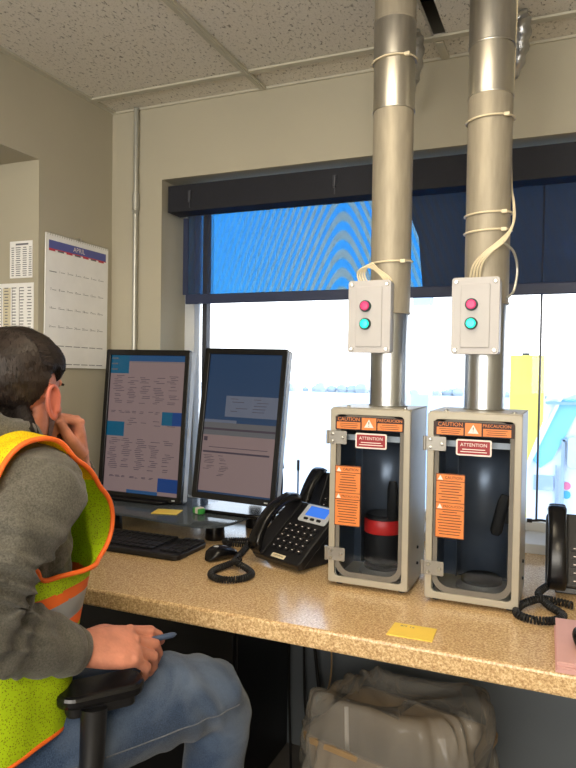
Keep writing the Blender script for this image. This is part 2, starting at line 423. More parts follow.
# ceiling light troffers (behind and above the camera)
M_lamp = mat('lamp_diffuser', (.9, .85, .75), .5, emit=(1, .84, .60), estr=12.0)
def troffer(x, y, w, d, lab):
    t = empty('ceiling_light', (x, y, CZ-.02), lab, 'ceiling light', 'ceiling lights')
    MB().ring(rrect(w, d, .005, 1), rrect(w-.04, d-.04, .005, 1), CZ-.03, CZ-.004, A=T(x, y, 0)).build('frame', M_frame, t)
    MB().box((x, y, CZ-.015), (w-.04, d-.04, .006)).build('diffuser', M_lamp, t)
troffer(-.42, .85, .60, .60, 'recessed warm ceiling light over the desk between the pipes and the camera')
troffer(.2, -.9, .58, 1.18, 'recessed warm ceiling light at the back of the room')
# window
b = MB(); fz0, fz1 = SILL, OPT
A = Matrix(((1, 0, 0, 0), (0, 0, 1, 0), (0, 1, 0, 0), (0, 0, 0, 1)))   # local xy -> world xz, z -> y
cx, cz = (OPL+OPR)/2, (fz0+fz1)/2; w, h = OPR-OPL, fz1-fz0
b.ring(rrect(w, h, .001, 1), rrect(w-.09, h-.06, .001, 1), -.03, .03, M_frame, T(cx, WO+.02, cz) @ A)
struct(b.build('window_1', M_frame, bevel=.003))
win = bpy.data.objects['window_1']
MB().box((-1.328, WO+.02, cz), (.020, .03, h-.05)).build('mullion', M_mull, win)
MB().box((-.088, WO+.02, cz), (.006, .03, h-.05)).build('mullion', M_mull, win)
MB().box((cx, WO+.03, cz), (w-.08, .004, h-.05)).build('pane', M_glass, win)
struct(MB().box((cx, WY+.075, SILL-.012), (w, .17, .03)).build('trim_2', M_frame, bevel=.003))

# roller blind with valance
t = empty('roller_blind', (cx, WY+.07, OPT), 'dark solar roller blind half lowered in the window under a black valance', 'blind')
MB().box(((-1.394+OPR)/2, WY+.055, 1.918), (OPR+1.394-.005, .085, .098)).build('valance', M_blackfab, t, bevel=.002)
MB().box(((-1.362+OPR)/2, WY+.085, 1.735), (OPR+1.362-.03, .0012, .38)).build('screen', M_shade, t)
MB().box(((-1.369+OPR)/2, WY+.085, 1.553), (OPR+1.369-.03, .012, .036)).build('hem_bar', M_hem, t, bevel=.003)
MB().box((-1.355, WY+.083, 1.715), (.022, .004, .29)).build('edge_strip', M_hem, t)
for x in (-1.296, -.735):
    c = MB(); c.box((x, WY+.010, 1.925), (.012, .006, .035)); c.cyl((x, WY+.008, 1.90), (x, WY+.008, 1.938), .005, n=10); c.box((x, WY+.011, 1.89), (.004, .004, .02))
    c.build('bracket', M_mull, t, smooth=True)
# conduit
t = empty('wall_conduit', (-1.515, WY-.02, 1.3), 'thin grey steel conduit running down the wall beside the window', 'conduit')
MB().cyl((-1.516, WY-.016, .0), (-1.516, WY-.016, CZ-.002), .0095, n=16).build('pipe', M_conduit, t, smooth=True)
c = MB(); c.cyl((-1.516, WY-.016, 1.885), (-1.516, WY-.016, 1.945), .0135, n=16); c.cyl((-1.516, WY-.016, 1.868), (-1.516, WY-.016, 1.88), .0125, n=6); c.build('coupling', M_conduit, t, smooth=True)

# counter
c = MB(); c.box(((XL+XR)/2, (CF+WY)/2-.004, CT-.0215), (XR-XL-.004, WY-CF-.008, .043))
tag(c.build('countertop', M_counter, bevel=.006), 'long speckled tan laminate countertop under the window holding the phones and monitors', 'countertop')
# black block added where only shade lies below the counter
dc = empty('under_counter_shade_block', (-1.2, 1.9, 0), 'black block standing in for shade under the left end of the counter', 'cabinet')
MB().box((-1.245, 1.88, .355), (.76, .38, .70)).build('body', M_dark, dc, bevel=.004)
MB().box((-1.245, 1.682, .36), (.74, .016, .66)).build('door', M_dark, dc, bevel=.003)  # front slab of the added shade block

# ------------------------------------------------------------------ outside
ground = MB().box((0, 33, -1.05), (140, 60, .1)).build('outside_ground', mat('concrete_yard', srgb(200, 198, 192), .8, var=.08, vscale=.4))
tag(ground, 'bright pale concrete yard outside the window', 'ground', kind='structure')
tl = MB(); random.seed(3)
for i in range(120):
    x = -70 + i*1.0; r = random.uniform(.25, .62)
    tl.ell((x, 60+random.uniform(-1, 1), -1+r*.6), (r*1.3, r, r), n=8)
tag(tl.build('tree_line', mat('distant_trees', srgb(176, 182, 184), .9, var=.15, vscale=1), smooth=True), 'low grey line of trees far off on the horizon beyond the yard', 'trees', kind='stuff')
# canopy over the lane, seen dark through the blind
cp = empty('station_canopy', (2, 8, 3), 'dark sloping canopy outside seen through the blind on the right', 'canopy')
c = MB(); A2 = Matrix(((1, 0, 0, 0), (0, 0, 1, 0), (0, 1, 0, 0), (0, 0, 0, 1)))
c.prism([(-1.95, 3.72), (-1.86, 3.25), (-1.72, 2.90), (-1.66, 2.28), (6.0, 2.28), (6.0, 5.2), (-1.93, 5.2)], 0, .5, M_dark, T(0, 8, 0) @ A2)
c.mats = [M_canopy]; c.build('roof', None, cp)
c = MB(); c.box((-1.70, 8.25, .64), (.22, .2, 3.28)); c.build('post', mat('canopy_post', srgb(176, 196, 220), .5, var=.04), cp)
# panel added outside to grey the sky behind the narrow pane
c = MB(); c.box((-2.27, 3.4, 2.3), (.50, .3, 1.16)); tag(c.build('added_grey_panel', mat('grey_panel', srgb(225, 225, 222), .7, var=.05)), 'grey panel added outside to dull the sky behind the narrow left pane', 'panel')
# yellow pylon
py_ = empty('yellow_pylon', (-.57, 10.4, -1), 'pale yellow boxy pylon standing in the yard beside the truck', 'pylon')
c = MB(); c.box((-.57, 10.4, .26), (.47, .4, 2.54)); c.build('body', mat('pylon_yellow', srgb(252, 224, 100), .6, var=.06, vscale=3), py_, bevel=.02)
c = MB(); c.box((-.60, 10.4, 1.54), (.1, .12, .05)); c.build('cap', M_mull, py_)
# truck
tr = empty('truck', (.4, 8.6, -1), 'white and pale blue lorry cab parked outside right of the yellow pylon', 'truck')
M_truck = mat('truck_white', srgb(214, 226, 236), .35, var=.03, vscale=2); M_truckb = mat('truck_windscreen', srgb(120, 185, 235), .25, var=.15, vscale=1.5)
c = MB()
c.prism([(-.37, -.75), (1.9, -.75), (1.9, 1.32), (.2, 1.25), (-.05, 1.16), (-.24, .97), (-.20, .9), (-.42, .26)], 0, 2.2, None, T(0, 7.6, 0) @ A2)
c.build('cab', M_truck, tr, bevel=.03)
c = MB(); c.prism([(-.341, .34), (-.227, .649), (-.067, .998), (.106, 1.077), (.11, .92), (-.019, .628), (-.15, .354), (-.268, .259)], 0, .02, None, T(0, 7.575, 0) @ A2); c.build('windscreen', M_truckb, tr)
c = MB(); c.box((-.23, 7.56, .66), (.035, .05, 1.0), R=RY(.40).to_3x3()); c.build('pillar', M_truck, tr)
c = MB(); c.box((.10, 7.55, .965), (.66, .06, .03)); c.build('visor', mat('visor_blue', srgb(130, 160, 190), .4), tr)
c = MB(); c.box((-.043, 7.57, .15), (.035, .06, .86)); c.box((.25, 7.57, .575), (.6, .06, .03)); c.box((-.11, 7.58, .0), (.012, .03, .6)); c.box((-.23, 7.585, .10), (.20, .03, .16)); c.build('door_frame', mat('door_grey_blue', srgb(150, 170, 190), .4), tr)
c = MB(); c.prism(rrect(.2, .34, .05), 0, .05, None, T(.10, 7.48, .45) @ A2); c.build('mirror', M_silver, tr, bevel=.01)
c = MB(); A3 = T(.22, 7.595, -.02) @ RX(PI/2)
c.lathe([(.042, 0), (.042, .012)], n=20, material=mat('decal_red', srgb(226, 120, 150), .5), A=(T(.0, 7.598, .085) @ RX(PI/2))); c.lathe([(.042, 0), (.042, .012)], n=20, material=mat('decal_blue', srgb(80, 170, 225), .5), A=(T(.0, 7.598, -.01) @ RX(PI/2))); c.build('decal', None, tr)
for sx in (.02, 1.3):
    c = MB(); c.cyl((sx+.5, 7.5, -.6), (sx+.5, 7.85, -.6), .42, n=32); c.build('wheel', M_rubber, tr, smooth=True)

# ------------------------------------------------------------------ wall papers, calendar
c = MB(); px0, px1, pz0, pz1 = -1.759, -1.660, 1.588, 1.712; y = 1.7
c.box(((px0+px1)/2, y, (pz0+pz1)/2), (px1-px0, .002, pz1-pz0), M_paper)
random.seed(2)
Ap = lambda x, z, yy: T(x, yy, z) @ RX(PI/2)
c.box((-1.705, y-.0013, 1.701), (.055, .0006, .006), M_inkg)
for i in range(14):
    z = 1.690-i*.0072
    for j, (xa, ww) in enumerate(((-1.748, .012), (-1.724, .022), (-1.695, .020), (-1.671, .014))): c.box((xa+.002, y-.0013, z), (ww*random.uniform(.7, 1), .0006, .0028), M_inkg)
tag(c.build('notice_sheet', None), 'small typed list sheet taped on the wall above the larger chart', 'paper')
c = MB(); c.box((-1.76, y, 1.45), (.212, .002, .242), M_paper)
for i in range(22):
    z = 1.555-i*.0102
    for j in range(6): c.box((-1.85+j*.034+.008, y-.0013, z), (.022*random.uniform(.5, 1), .0006, .0032), M_inkg)
for x in (-1.795, -1.748, -1.716): c.box((x, y-.0013, 1.45), (.0012, .0006, .21), M_ink)
c.box((-1.772, y-.0012, 1.45), (.034, .0005, .212), mat('chart_cream', srgb(214, 206, 180), .7))
tag(c.build('schedule_chart', None), 'larger ruled schedule chart taped on the wall, left of the calendar', 'paper')
cal = empty('wall_calendar', (XL+.01, 1.89, 1.52), 'hanging monthly wall calendar with a blue and red April heading', 'calendar')
# local frame on the left wall: u=+y , v=z, facing +x
def AL(y, z, x): return Matrix(((0, 0, 1, x), (1, 0, 0, y), (0, 1, 0, z), (0, 0, 0, 1)))
c = MB(); x = XL+.006
W, Hh = .325, .455; yc, zc = 1.886, 1.513
S = AL(yc, zc, x) @ RZ(-.012)
c.prism([(-W/2, -Hh/2), (W/2, -Hh/2), (W/2, Hh/2), (-W/2, Hh/2)], 0, .004, M_paper, S)
c.build('sheet', None, cal)
c = MB(); c.prism([(-W/2+.014, Hh/2-.05), (W/2-.014, Hh/2-.05), (W/2-.014, Hh/2-.022), (-W/2+.014, Hh/2-.022)], .004, .0046, M_calblue, S)
for i in range(7): 
    u0 = -W/2+.014+i*(W-.028)/7; c.prism([(u0, Hh/2-.058), (u0+.030, Hh/2-.058), (u0+.030, Hh/2-.050), (u0, Hh/2-.050)], .004, .0046, M_calred if i % 2 == 0 else M_inkg, S)
c.prism([(-W/2+.014, Hh/2-.053), (W/2-.014, Hh/2-.053), (W/2-.014, Hh/2-.05), (-W/2+.014, Hh/2-.05)], .0047, .005, M_calred, S)
c.text('APRIL', .024, S @ T(.0, Hh/2-.036, .0052), M_inkw); c.box((0, 0, 0), (.0001, .0001, .0001), M_inkw) if False else None
c.build('heading', None, cal, fix=False)
c = MB(); k = 0
for r_ in range(6):
    zr = Hh/2-.125-r_*.063
    if r_ < 5: pass
    for q in range(7):
        u0 = -W/2+.018+q*(W-.036)/7
        if r_ < 4 and not (r_ == 0 and q < 1):
            k += 1; c.text(str(k), .012, S @ T(u0+.008, zr, .0043), M_inkg)
            c.prism([(u0+.014, zr-.002), (u0+.034, zr-.002), (u0+.034, zr-.0005), (u0+.014, zr-.0005)], .004, .0043, M_inkg, S)
        else:
            c.prism([(u0, zr-.004), (u0+.034, zr-.004), (u0+.034, zr-.0015), (u0, zr-.0015)], .004, .0043, M_inkg, S)
c.build('date_grid', None, cal, fix=False)
c = MB()
for i in range(28):
    u = -W/2+.006+i*(W-.012)/27; c.tube([S @ V(u, Hh/2-.006, -.002), S @ V(u, Hh/2+.004, .0), S @ V(u, Hh/2+.003, .007), S @ V(u, Hh/2-.007, .006)], .0009, 5)
c.build('binding', M_conduit, cal)
c = MB(); c.cyl(S @ V(.0, Hh/2+.004, -.005), S @ V(.0, Hh/2+.004, .012), .006, n=12); c.build('nail', M_screw, cal, smooth=True)

# ------------------------------------------------------------------ monitors
def monitor(name, cx, cy, cz, W, H, tilt, yaw, roll, lab, content, silver):
    t = empty(name, (cx, cy+.09, .826), lab, 'monitor', 'computer monitors')
    F = T(cx, cy, cz) @ RZ(yaw) @ RX(-tilt) @ RY(roll)      # local x right, z up, front -y
    c = MB(F)
    A = T(0, 0, 0) @ Matrix(((1, 0, 0, 0), (0, 0, 1, 0), (0, 1, 0, 0), (0, 0, 0, 1)))
    c.ring(rrect(W, H, .006), rrect(W-.036, H-.04, .002), -.012, .004, M_dark2, A)
    c.build('bezel', None, t, bevel=.0015)
    c = MB(F); c.prism(rrect(W-.002, H-.002, .008), .004, .032, M_silver if silver else M_dark, A); c.prism(rrect(W*.7, H*.7, .02), .032, .052, M_dark, A)
    c.build('back_shell', None, t, bevel=.003)
    c = MB(F); w, h = W-.034, H-.038
    c.prism([(-w/2, -h/2), (w/2, -h/2), (w/2, h/2), (-w/2, h/2)], -.003, .0, content[0][4], A)
    for i, (x0, z0, x1, z1, m_) in enumerate(content[1:]):
        X0, X1 = -w/2+x0*w, -w/2+x1*w; Z1, Z0 = h/2-z0*h, h/2-z1*h
        c.prism([(X0, Z0), (X1, Z0), (X1, Z1), (X0, Z1)], -.0036-.00002*i, -.0028, m_, A)
    c.build('screen', None, t)
    # stand
    c = MB(); c.tube([F @ V(0, .05, -.06), V(cx+.01, cy+.10, cz-.10), V(cx+.01, cy+.10, .85)], [.02, .022, .022], 12); c.build('stand_neck', M_dark, t, smooth=True)
    c = MB(T(cx, cy+.03, .8262) @ RZ(yaw)); c.prism(rrect(.25, .19, .04), 0, .012); c.build('stand_base', M_dark2, t, bevel=.004)
    c = MB(F); c.box((W/2+.004-.006, .02, -.02), (.006, .014, .028)); c.build('button_strip', M_silver, t); c = MB(F); c.box((W/2-.03, -.0125, -H/2+.01), (.012, .001, .004)); c.build('power_light', M_silver, t)
    return t
random.seed(5)
def rows(x0, x1, z0, z1, n, m_, cols=4):
    out = []
    for i in range(n):
        z = z0+(z1-z0)*i/n
        for j in range(cols):
            if random.random() < .72:
                a = x0+(x1-x0)*(j+random.uniform(0, .3))/cols; out.append((a, z, min(x1, a+(x1-x0)/cols*random.uniform(.3, .65)), z+.0032, m_))
    return out
L1 = [(0, 0, 1, 1, M_sc_pink), (0, 0, 1, .045, M_sc_top), (0, .0, .25, .135, M_sc_teal), (.28, .05, 1, .053, M_sc_grey)]
L1 += rows(.05, .95, .15, .36, 17, M_sc_line, 5) + rows(.04, .72, .41, .43, 2, M_sc_line, 7) + rows(.26, .95, .46, .52, 4, M_sc_line, 4)
L1 += [(.735, .405, .87, .50, M_sc_teal), (.87, .405, 1, .50, M_sc_blue), (.0, .49, .235, .595, M_sc_teal)]
L1 += rows(.03, .95, .61, .84, 17, M_sc_line, 5) + rows(.06, .7, .88, .895, 2, M_sc_line, 7)
L1 += [(.735, .875, 1, .97, M_sc_blue), (.33, .975, .73, 1, M_sc_top), (.02, .02, .1, .03, M_sc_grey), (.02, .06, .1, .07, M_sc_grey), (.02, .1, .1, .11, M_sc_grey)]
# 'monitor' left
monitor('monitor', -1.372, 1.935, 1.092, .350, .525, .085, .0, .006, 'left upright portrait monitor with teal blocks on a pinkish page, on the riser', L1, True)
L2 = [(0, 0, 1, 1, M_sc_desk), (.28, .30, .99, .45, M_sc_dim)]
L2 += rows(.34, .92, .32, .43, 5, M_sc_line, 2)
L2 += [(0, .475, .45, .495, M_sc_dim), (.0, .495, 1, .535, M_sc_grey), (.0, .535, 1, .55, M_sc_line), (.0, .55, 1, .585, M_sc_grey), (.0, .585, 1, .985, M_sc_pink), (.02, .70, .93, .713, M_sc_line)]
L2 += rows(.03, .45, .73, .88, 14, M_sc_line, 2) + [(.02, .6, .07, .63, M_sc_line), (.1, .67, .9, .674, M_sc_line)]
monitor('monitor', -.978, 1.905, 1.112, .304, .497, .14, -.03, .012, 'right upright portrait monitor with a dark blue desktop above a grey form, beside the phones', L2, True)

# riser shelf
t = empty('monitor_riser', (-1.15, 1.9, CT), 'smoked glass monitor riser shelf on black round feet behind the keyboard', 'shelf')
outl = [(-1.60, 1.71)] + [(p.x, p.y) for p in bez([(-1.50, 1.705, 0), (-1.3, 1.72, 0), (-1.15, 1.70, 0), (-1.0, 1.69, 0), (-.94, 1.74, 0), (-.925, 1.83, 0), (-.915, 1.95, 0), (-.90, 2.04, 0)], 6)] + [(-1.60, 2.05)]
MB().prism(outl, .818, .826).build('shelf_top', M_shelf, t, bevel=.001)
for x, y in ((-1.008, 1.80), (-.965, 1.995), (-1.36, 1.75), (-1.55, 2.0)):
    MB().lathe([(.030, 0), (.031, .002), (.028, .054), (.026, .0578)], (x, y, CT+.0003), 24).build('foot', M_dark2, t, smooth=True)
# sticky on shelf, green white eraser
c = MB(T(-1.185, 1.80, .8268) @ RZ(.25)); c.box((0, 0, .001), (.085, .065, .002)); tag(c.build('sticky_note', M_yellow), 'yellow sticky note lying on the glass riser', 'sticky note', 'yellow sticky notes')
c = MB(T(-1.085, 1.83, .8268) @ RZ(-.4)); c.prism(rrect(.045, .026, .010), 0, .018, mat('green_plastic', srgb(60, 160, 70), .4)); c.prism(rrect(.022, .027, .006), .0005, .0195, M_inkw, T(.004, 0, 0))
tag(c.build('correction_tape', None, bevel=.003), 'tiny green and white correction tape on the glass riser beside the sticky note', 'correction tape')
c = MB(T(-.284, 1.338, CT+.0004) @ RZ(-.02)); c.prism([(-.045, -.037), (.047, -.034), (.043, .034), (-.045, .030)], 0, .002); 
o = c.build('sticky_note', M_yellow); tag(o, 'yellow sticky note lying alone near the counter front edge', 'sticky note', 'yellow sticky notes')
c = MB(T(-.284, 1.338, CT+.0026) @ RZ(-.02))
c.text('8/5 16', .012, T(-.015, .018, 0), M_inkg); c.build('handwriting', None, o, fix=False)

# keyboard
t = empty('keyboard', (-1.2, 1.62, CT), 'black computer keyboard partly under the monitor riser', 'keyboard')
KB = T(-1.205, 1.625, CT+.0005) @ RZ(.0)
c = MB(KB); c.loft([(V(-.22, 0, .009), V(0, .085, 0), V(0, 0, .009)), (V(.22, 0, .009), V(0, .085, 0), V(0, 0, .009))], n=4)
c = MB(KB); c.prism(rrect(.45, .17, .02), 0, .016, M_dark); c.build('case', None, t, bevel=.004)
for r_ in range(6):
    nk = 15; c = MB(KB)
    yy = .068-r_*.0235
    for k in range(nk):
        if r_ == 5 and 3 < k < 9: continue
        if k in (15,) : continue
        xx = -.207+k*.023; c.prism(rrect(.0205, .0205, .003, 2), .016, .022-(r_ % 2)*.001, M_key, T(xx, yy, 0))
    if r_ == 5: c.prism(rrect(.112, .0205, .003, 2), .016, .022, M_key, T(-.069, yy, 0))
    c.build('key_row', None, t, bevel=.0015)
    c = MB(KB)
    for k in range(16, 19): c.prism(rrect(.0205, .0205, .003, 2), .016, .022-(r_ % 2)*.001, M_key, T(-.207+k*.023, yy, 0))
    c.build('number_pad_row', None, t, bevel=.0015)
# mouse
t = empty('mouse', (-.885, 1.62, CT), 'small glossy black mouse between the keyboard and the phone', 'mouse')
MS = T(-.888, 1.625, CT+.0005) @ RZ(-.35)
c = MB(MS); secs = []
for i in range(9):
    u = -1+2*i/8; s_ = math.sqrt(max(.02, 1-u*u*.96)); secs.append((V(0, u*.052, .002+.017*s_*(1-.2*u)), V(.031*s_**.6, 0, 0), V(0, 0, .0185*s_*(1-.2*u))))
c.loft(secs, 20, power=2.4); c.build('body', M_dark2, t, smooth=True)
c = MB(MS); c.cyl((-.003, .027, .031), (.003, .027, .031), .007, n=16); c.build('scroll_wheel', M_key, t, smooth=True)
c = MB(MS); c.ell((0, -.02, .0375), (.008, .008, .002), n=10); c.build('emblem', M_silver, t, smooth=True)

# ------------------------------------------------------------------ desk phones
def coil(path, R, r, turns, n=9):
    P = bez(path, 10); L_ = [0]
    for i in range(1, len(P)): L_.append(L_[-1]+(P[i]-P[i-1]).length)
    tot = L_[-1]; out = []; N_ = turns*10; up = V(0, 0, 1)
    for k in range(N_+1):
        d = tot*k/N_; i = max(j for j in range(len(L_)) if L_[j] <= d+1e-9); i = min(i, len(P)-2)
        f = (d-L_[i])/max(1e-6, (L_[i+1]-L_[i])); p = P[i].lerp(P[i+1], f); t_ = (P[i+1]-P[i]).normalized()
        a = t_.cross(up).normalized(); b_ = a.cross(t_); an = 2*PI*k/10
        out.append(p+(a*math.cos(an)+b_*math.sin(an))*R)
    m = MB(); m.tube(out, r, 6); return m
def handset(F, L_=.205, w=.046):
    c = MB(F); secs = []
    for i in range(17):
        u = -1+2*i/16
        arch = .030*(1-u*u)                               # bow upwards in middle
        wd = w/2*(.86+.22*abs(u)**3) * (1 if abs(u) < .97 else .8)
        th = .0115+.0105*abs(u)**4 - (0.006 if abs(u) > .97 else 0)
        secs.append((V(0, u*L_/2, .022+arch-.008*abs(u)**3), V(wd, 0, 0), V(0, 0, th)))
    c.loft(secs, 20, power=3.2); return c
def phone(loc, rz, tilt, lab, lw=.19, depth=.2, screen=True, cord=None):
    t = empty('desk_phone', loc, lab, 'telephone', 'desk telephones')
    B = T(*loc) @ RZ(rz)
    F = B @ T(0, -depth/2*math.cos(tilt), .016) @ RX(tilt) @ T(0, depth/2, 0)       # face plane, y up along face
    c = MB(F); c.prism(rrect(lw, depth, .014), -.012, .012, M_dark); c.build('body', None, t, bevel=.004)
    c = MB(B); d2 = depth/2*math.cos(tilt); hz = .016+depth*math.sin(tilt)
    # support foot: wedge behind
    sec = [(-d2+.03, .001), (d2+.0, .001), (d2+.006, hz-.02), (d2-.02, hz-.03)]
    if tilt > .8: sec = [(-d2+.0, .001), (d2+.09, .001), (d2+.08, .02), (d2-.02, hz-.05), (d2-.045, hz-.07)]
    AA = Matrix(((0, 0, 1, 0), (1, 0, 0, 0), (0, 1, 0, 0), (0, 0, 0, 1)))
    c.prism(sec, -lw*.38, lw*.38, M_dark, AA); c.build('stand', None, t, bevel=.003)
    # handset cradle & handset
    c = MB(F); c.prism(rrect(.052, depth*.98, .012), .012, .018, M_dark, T(-lw/2+.026, 0, 0)); c.build('cradle', None, t, bevel=.003)
    handset(F @ T(-lw/2+.025, .002, .014)).build('handset', M_dark2, t, smooth=True, angle=60)
    c = MB(F); c.prism(rrect(.105, .062, .008), .012, .016, M_silver, T(lw/2-.062, depth/2-.037, 0)); o = c.build('display_bezel', None, t, bevel=.002)
    if screen:
        c = MB(F); c.prism(rrect(.075, .034, .002, 2), .016, .0172, M_lcd, T(lw/2-.060, depth/2-.030, 0)); c.build('display', None, o)
    c = MB(F)
    for i in range(3): c.prism(rrect(.014, .007, .002, 2), .016, .019, M_dark, T(lw/2-.085+i*.024, depth/2-.058, 0))
    c.build('soft_key', None, o)
    for r_ in range(5):
        for k in range(6):
            c = None
    c = MB(F)
    for r_ in range(5):
        for k in range(5):
            xx = -lw/2+.066+k*.024; yy = depth/2-.087-r_*.0195
            c.prism(rrect(.017, .0125, .003, 2), .012, .0165, M_key, T(xx, yy, 0))
            c.prism(rrect(.005, .0022, .0005, 1), .0165, .0168, M_inkw, T(xx, yy, 0))
    c.build('keypad', None, t)
    c = MB(F); c.prism(rrect(.05, .012, .001, 1), .012, .0135, M_cable, T(lw/2-.085, -depth/2+.012, 0)); c.build('name_plate', None, t)
    return t, F
pA, FA = phone((-.685, 1.685, CT+.001), -.40, .66, 'black desk phone with lit blue display between the mouse and the left cabinet', depth=.205)
c = MB(FA); c.text('TERMINAL', .0085, T(.01, -.0905, .0137), M_ink)
c.build('lettering', None, bpy.data.objects['name_plate'], fix=False)
pB, FB = phone((-.672, 1.965, CT+.001), -.30, 1.12, 'black desk phone behind the one with the lit display, only its upright handset showing', depth=.2, screen=False)
pC, FC = phone((.050, 1.765, CT+.001), .05, 1.12, 'black desk phone on the right of the cabinets with its handset standing upright', depth=.180, screen=False)
c = coil([(-.800, 1.575, .785), (-.822, 1.545, .774), (-.838, 1.50, .770), (-.825, 1.455, .770), (-.785, 1.437, .770), (-.745, 1.46, .770), (-.735, 1.505, .770), (-.762, 1.535, .772), (-.80, 1.545, .782), (-.83, 1.60, .772), (-.85, 1.68, .770), (-.88, 1.80, .770)], .0068, .0026, 95)
c.mats = [M_rubber]; c.mi = [0]*len(c.f)
tag(c.build('handset_cord', None, smooth=True), 'coiled black handset cord looped on the counter beside the mouse', 'cord', 'coiled handset cords')
c = coil([(-.035, 1.70, .785), (-.055, 1.65, .776), (-.03, 1.59, .772), (.0, 1.545, .770), (-.018, 1.505, .770), (-.055, 1.49, .770), (-.092, 1.51, .770), (-.090, 1.56, .772), (-.055, 1.60, .780), (-.02, 1.63, .772), (.02, 1.62, .77)], .0068, .0026, 70)
c.mats = [M_rubber]; c.mi = [0]*len(c.f)
tag(c.build('handset_cord', None, smooth=True), 'coiled black handset cord looped before the right desk phone', 'cord', 'coiled handset cords')

c = coil([(-.70, 1.86, .775), (-.76, 1.81, .769), (-.85, 1.765, .769), (-.93, 1.745, .769), (-.952, 1.772, .769), (-.90, 1.80, .769), (-.82, 1.825, .769), (-.76, 1.86, .769)], .0065, .0025, 75)
c.mats = [M_rubber]; c.mi = [0]*len(c.f)
tag(c.build('handset_cord', None, smooth=True), 'coiled black handset cord lying behind the mouse beside the riser foot', 'cord', 'coiled handset cords')
# note pad stack right with round black thing
c = MB(T(.065, 1.383, CT) @ RZ(.03))
for i in range(5): c.box((random.uniform(-.002, .002), random.uniform(-.002, .002), .002+i*.0042), (.155, .225, .0036), M_pink)
tag(c.build('pink_notepad', None), 'stack of pink paper pads at the right end of the counter', 'notepad')
c = MB(); secs = []
for i in range(9):
    u = -1+2*i/8; s_ = math.sqrt(max(.02, 1-u*u*.96)); secs.append((V(.048+u*.0, 1.36+u*.052, CT+.0225+.018*s_), V(.032*s_**.6, 0, 0), V(0, 0, .018*s_)))
c.loft(secs, 18); tag(c.build('black_mouse', M_dark2, smooth=True), 'rounded black mouse resting on the pink pads at the frame edge', 'mouse')

# ------------------------------------------------------------------ cables behind the monitors
c = MB(); c.tube(bez([(-.93, 2.06, .765), (-.895, 2.055, .86), (-.893, 2.05, .96), (-.905, 2.05, 1.02), (-.93, 2.05, 1.08)], 8), .0035, 8, M_rubber); c.cyl((-.894, 2.052, .955), (-.90, 2.052, 1.0), .009, n=12, material=M_rubber)
tag(c.build('monitor_cable', None, smooth=True), 'black video cable with a ferrite lump hanging behind the right monitor', 'cable')
c = MB(); c.cyl((-.83, 2.045, CT), (-.83, 2.045, CT+.012), .02, n=16, material=M_rubber); c.cyl((-.83, 2.045, CT+.01), (-.83, 2.045, .985), .003, n=8, material=M_rubber); c.cyl((-.83, 2.045, .955), (-.83, 2.045, .99), .005, n=8, material=M_rubber)
tag(c.build('desk_antenna', None, smooth=True), 'thin black stub antenna standing behind the upright phone handset', 'antenna')
c = MB(); c.tube(bez([(-.095, 2.06, .86), (-.05, 2.06, .862), (0, 2.04, .83), (.05, 1.98, .765)], 6), .0035, 8, M_rubber); c.box((-.098, 2.06, .86), (.014, .012, .010), M_rubber)
tag(c.build('network_cable', None, smooth=True), 'short black cable plugged in beside the right cabinet below the truck view', 'cable')

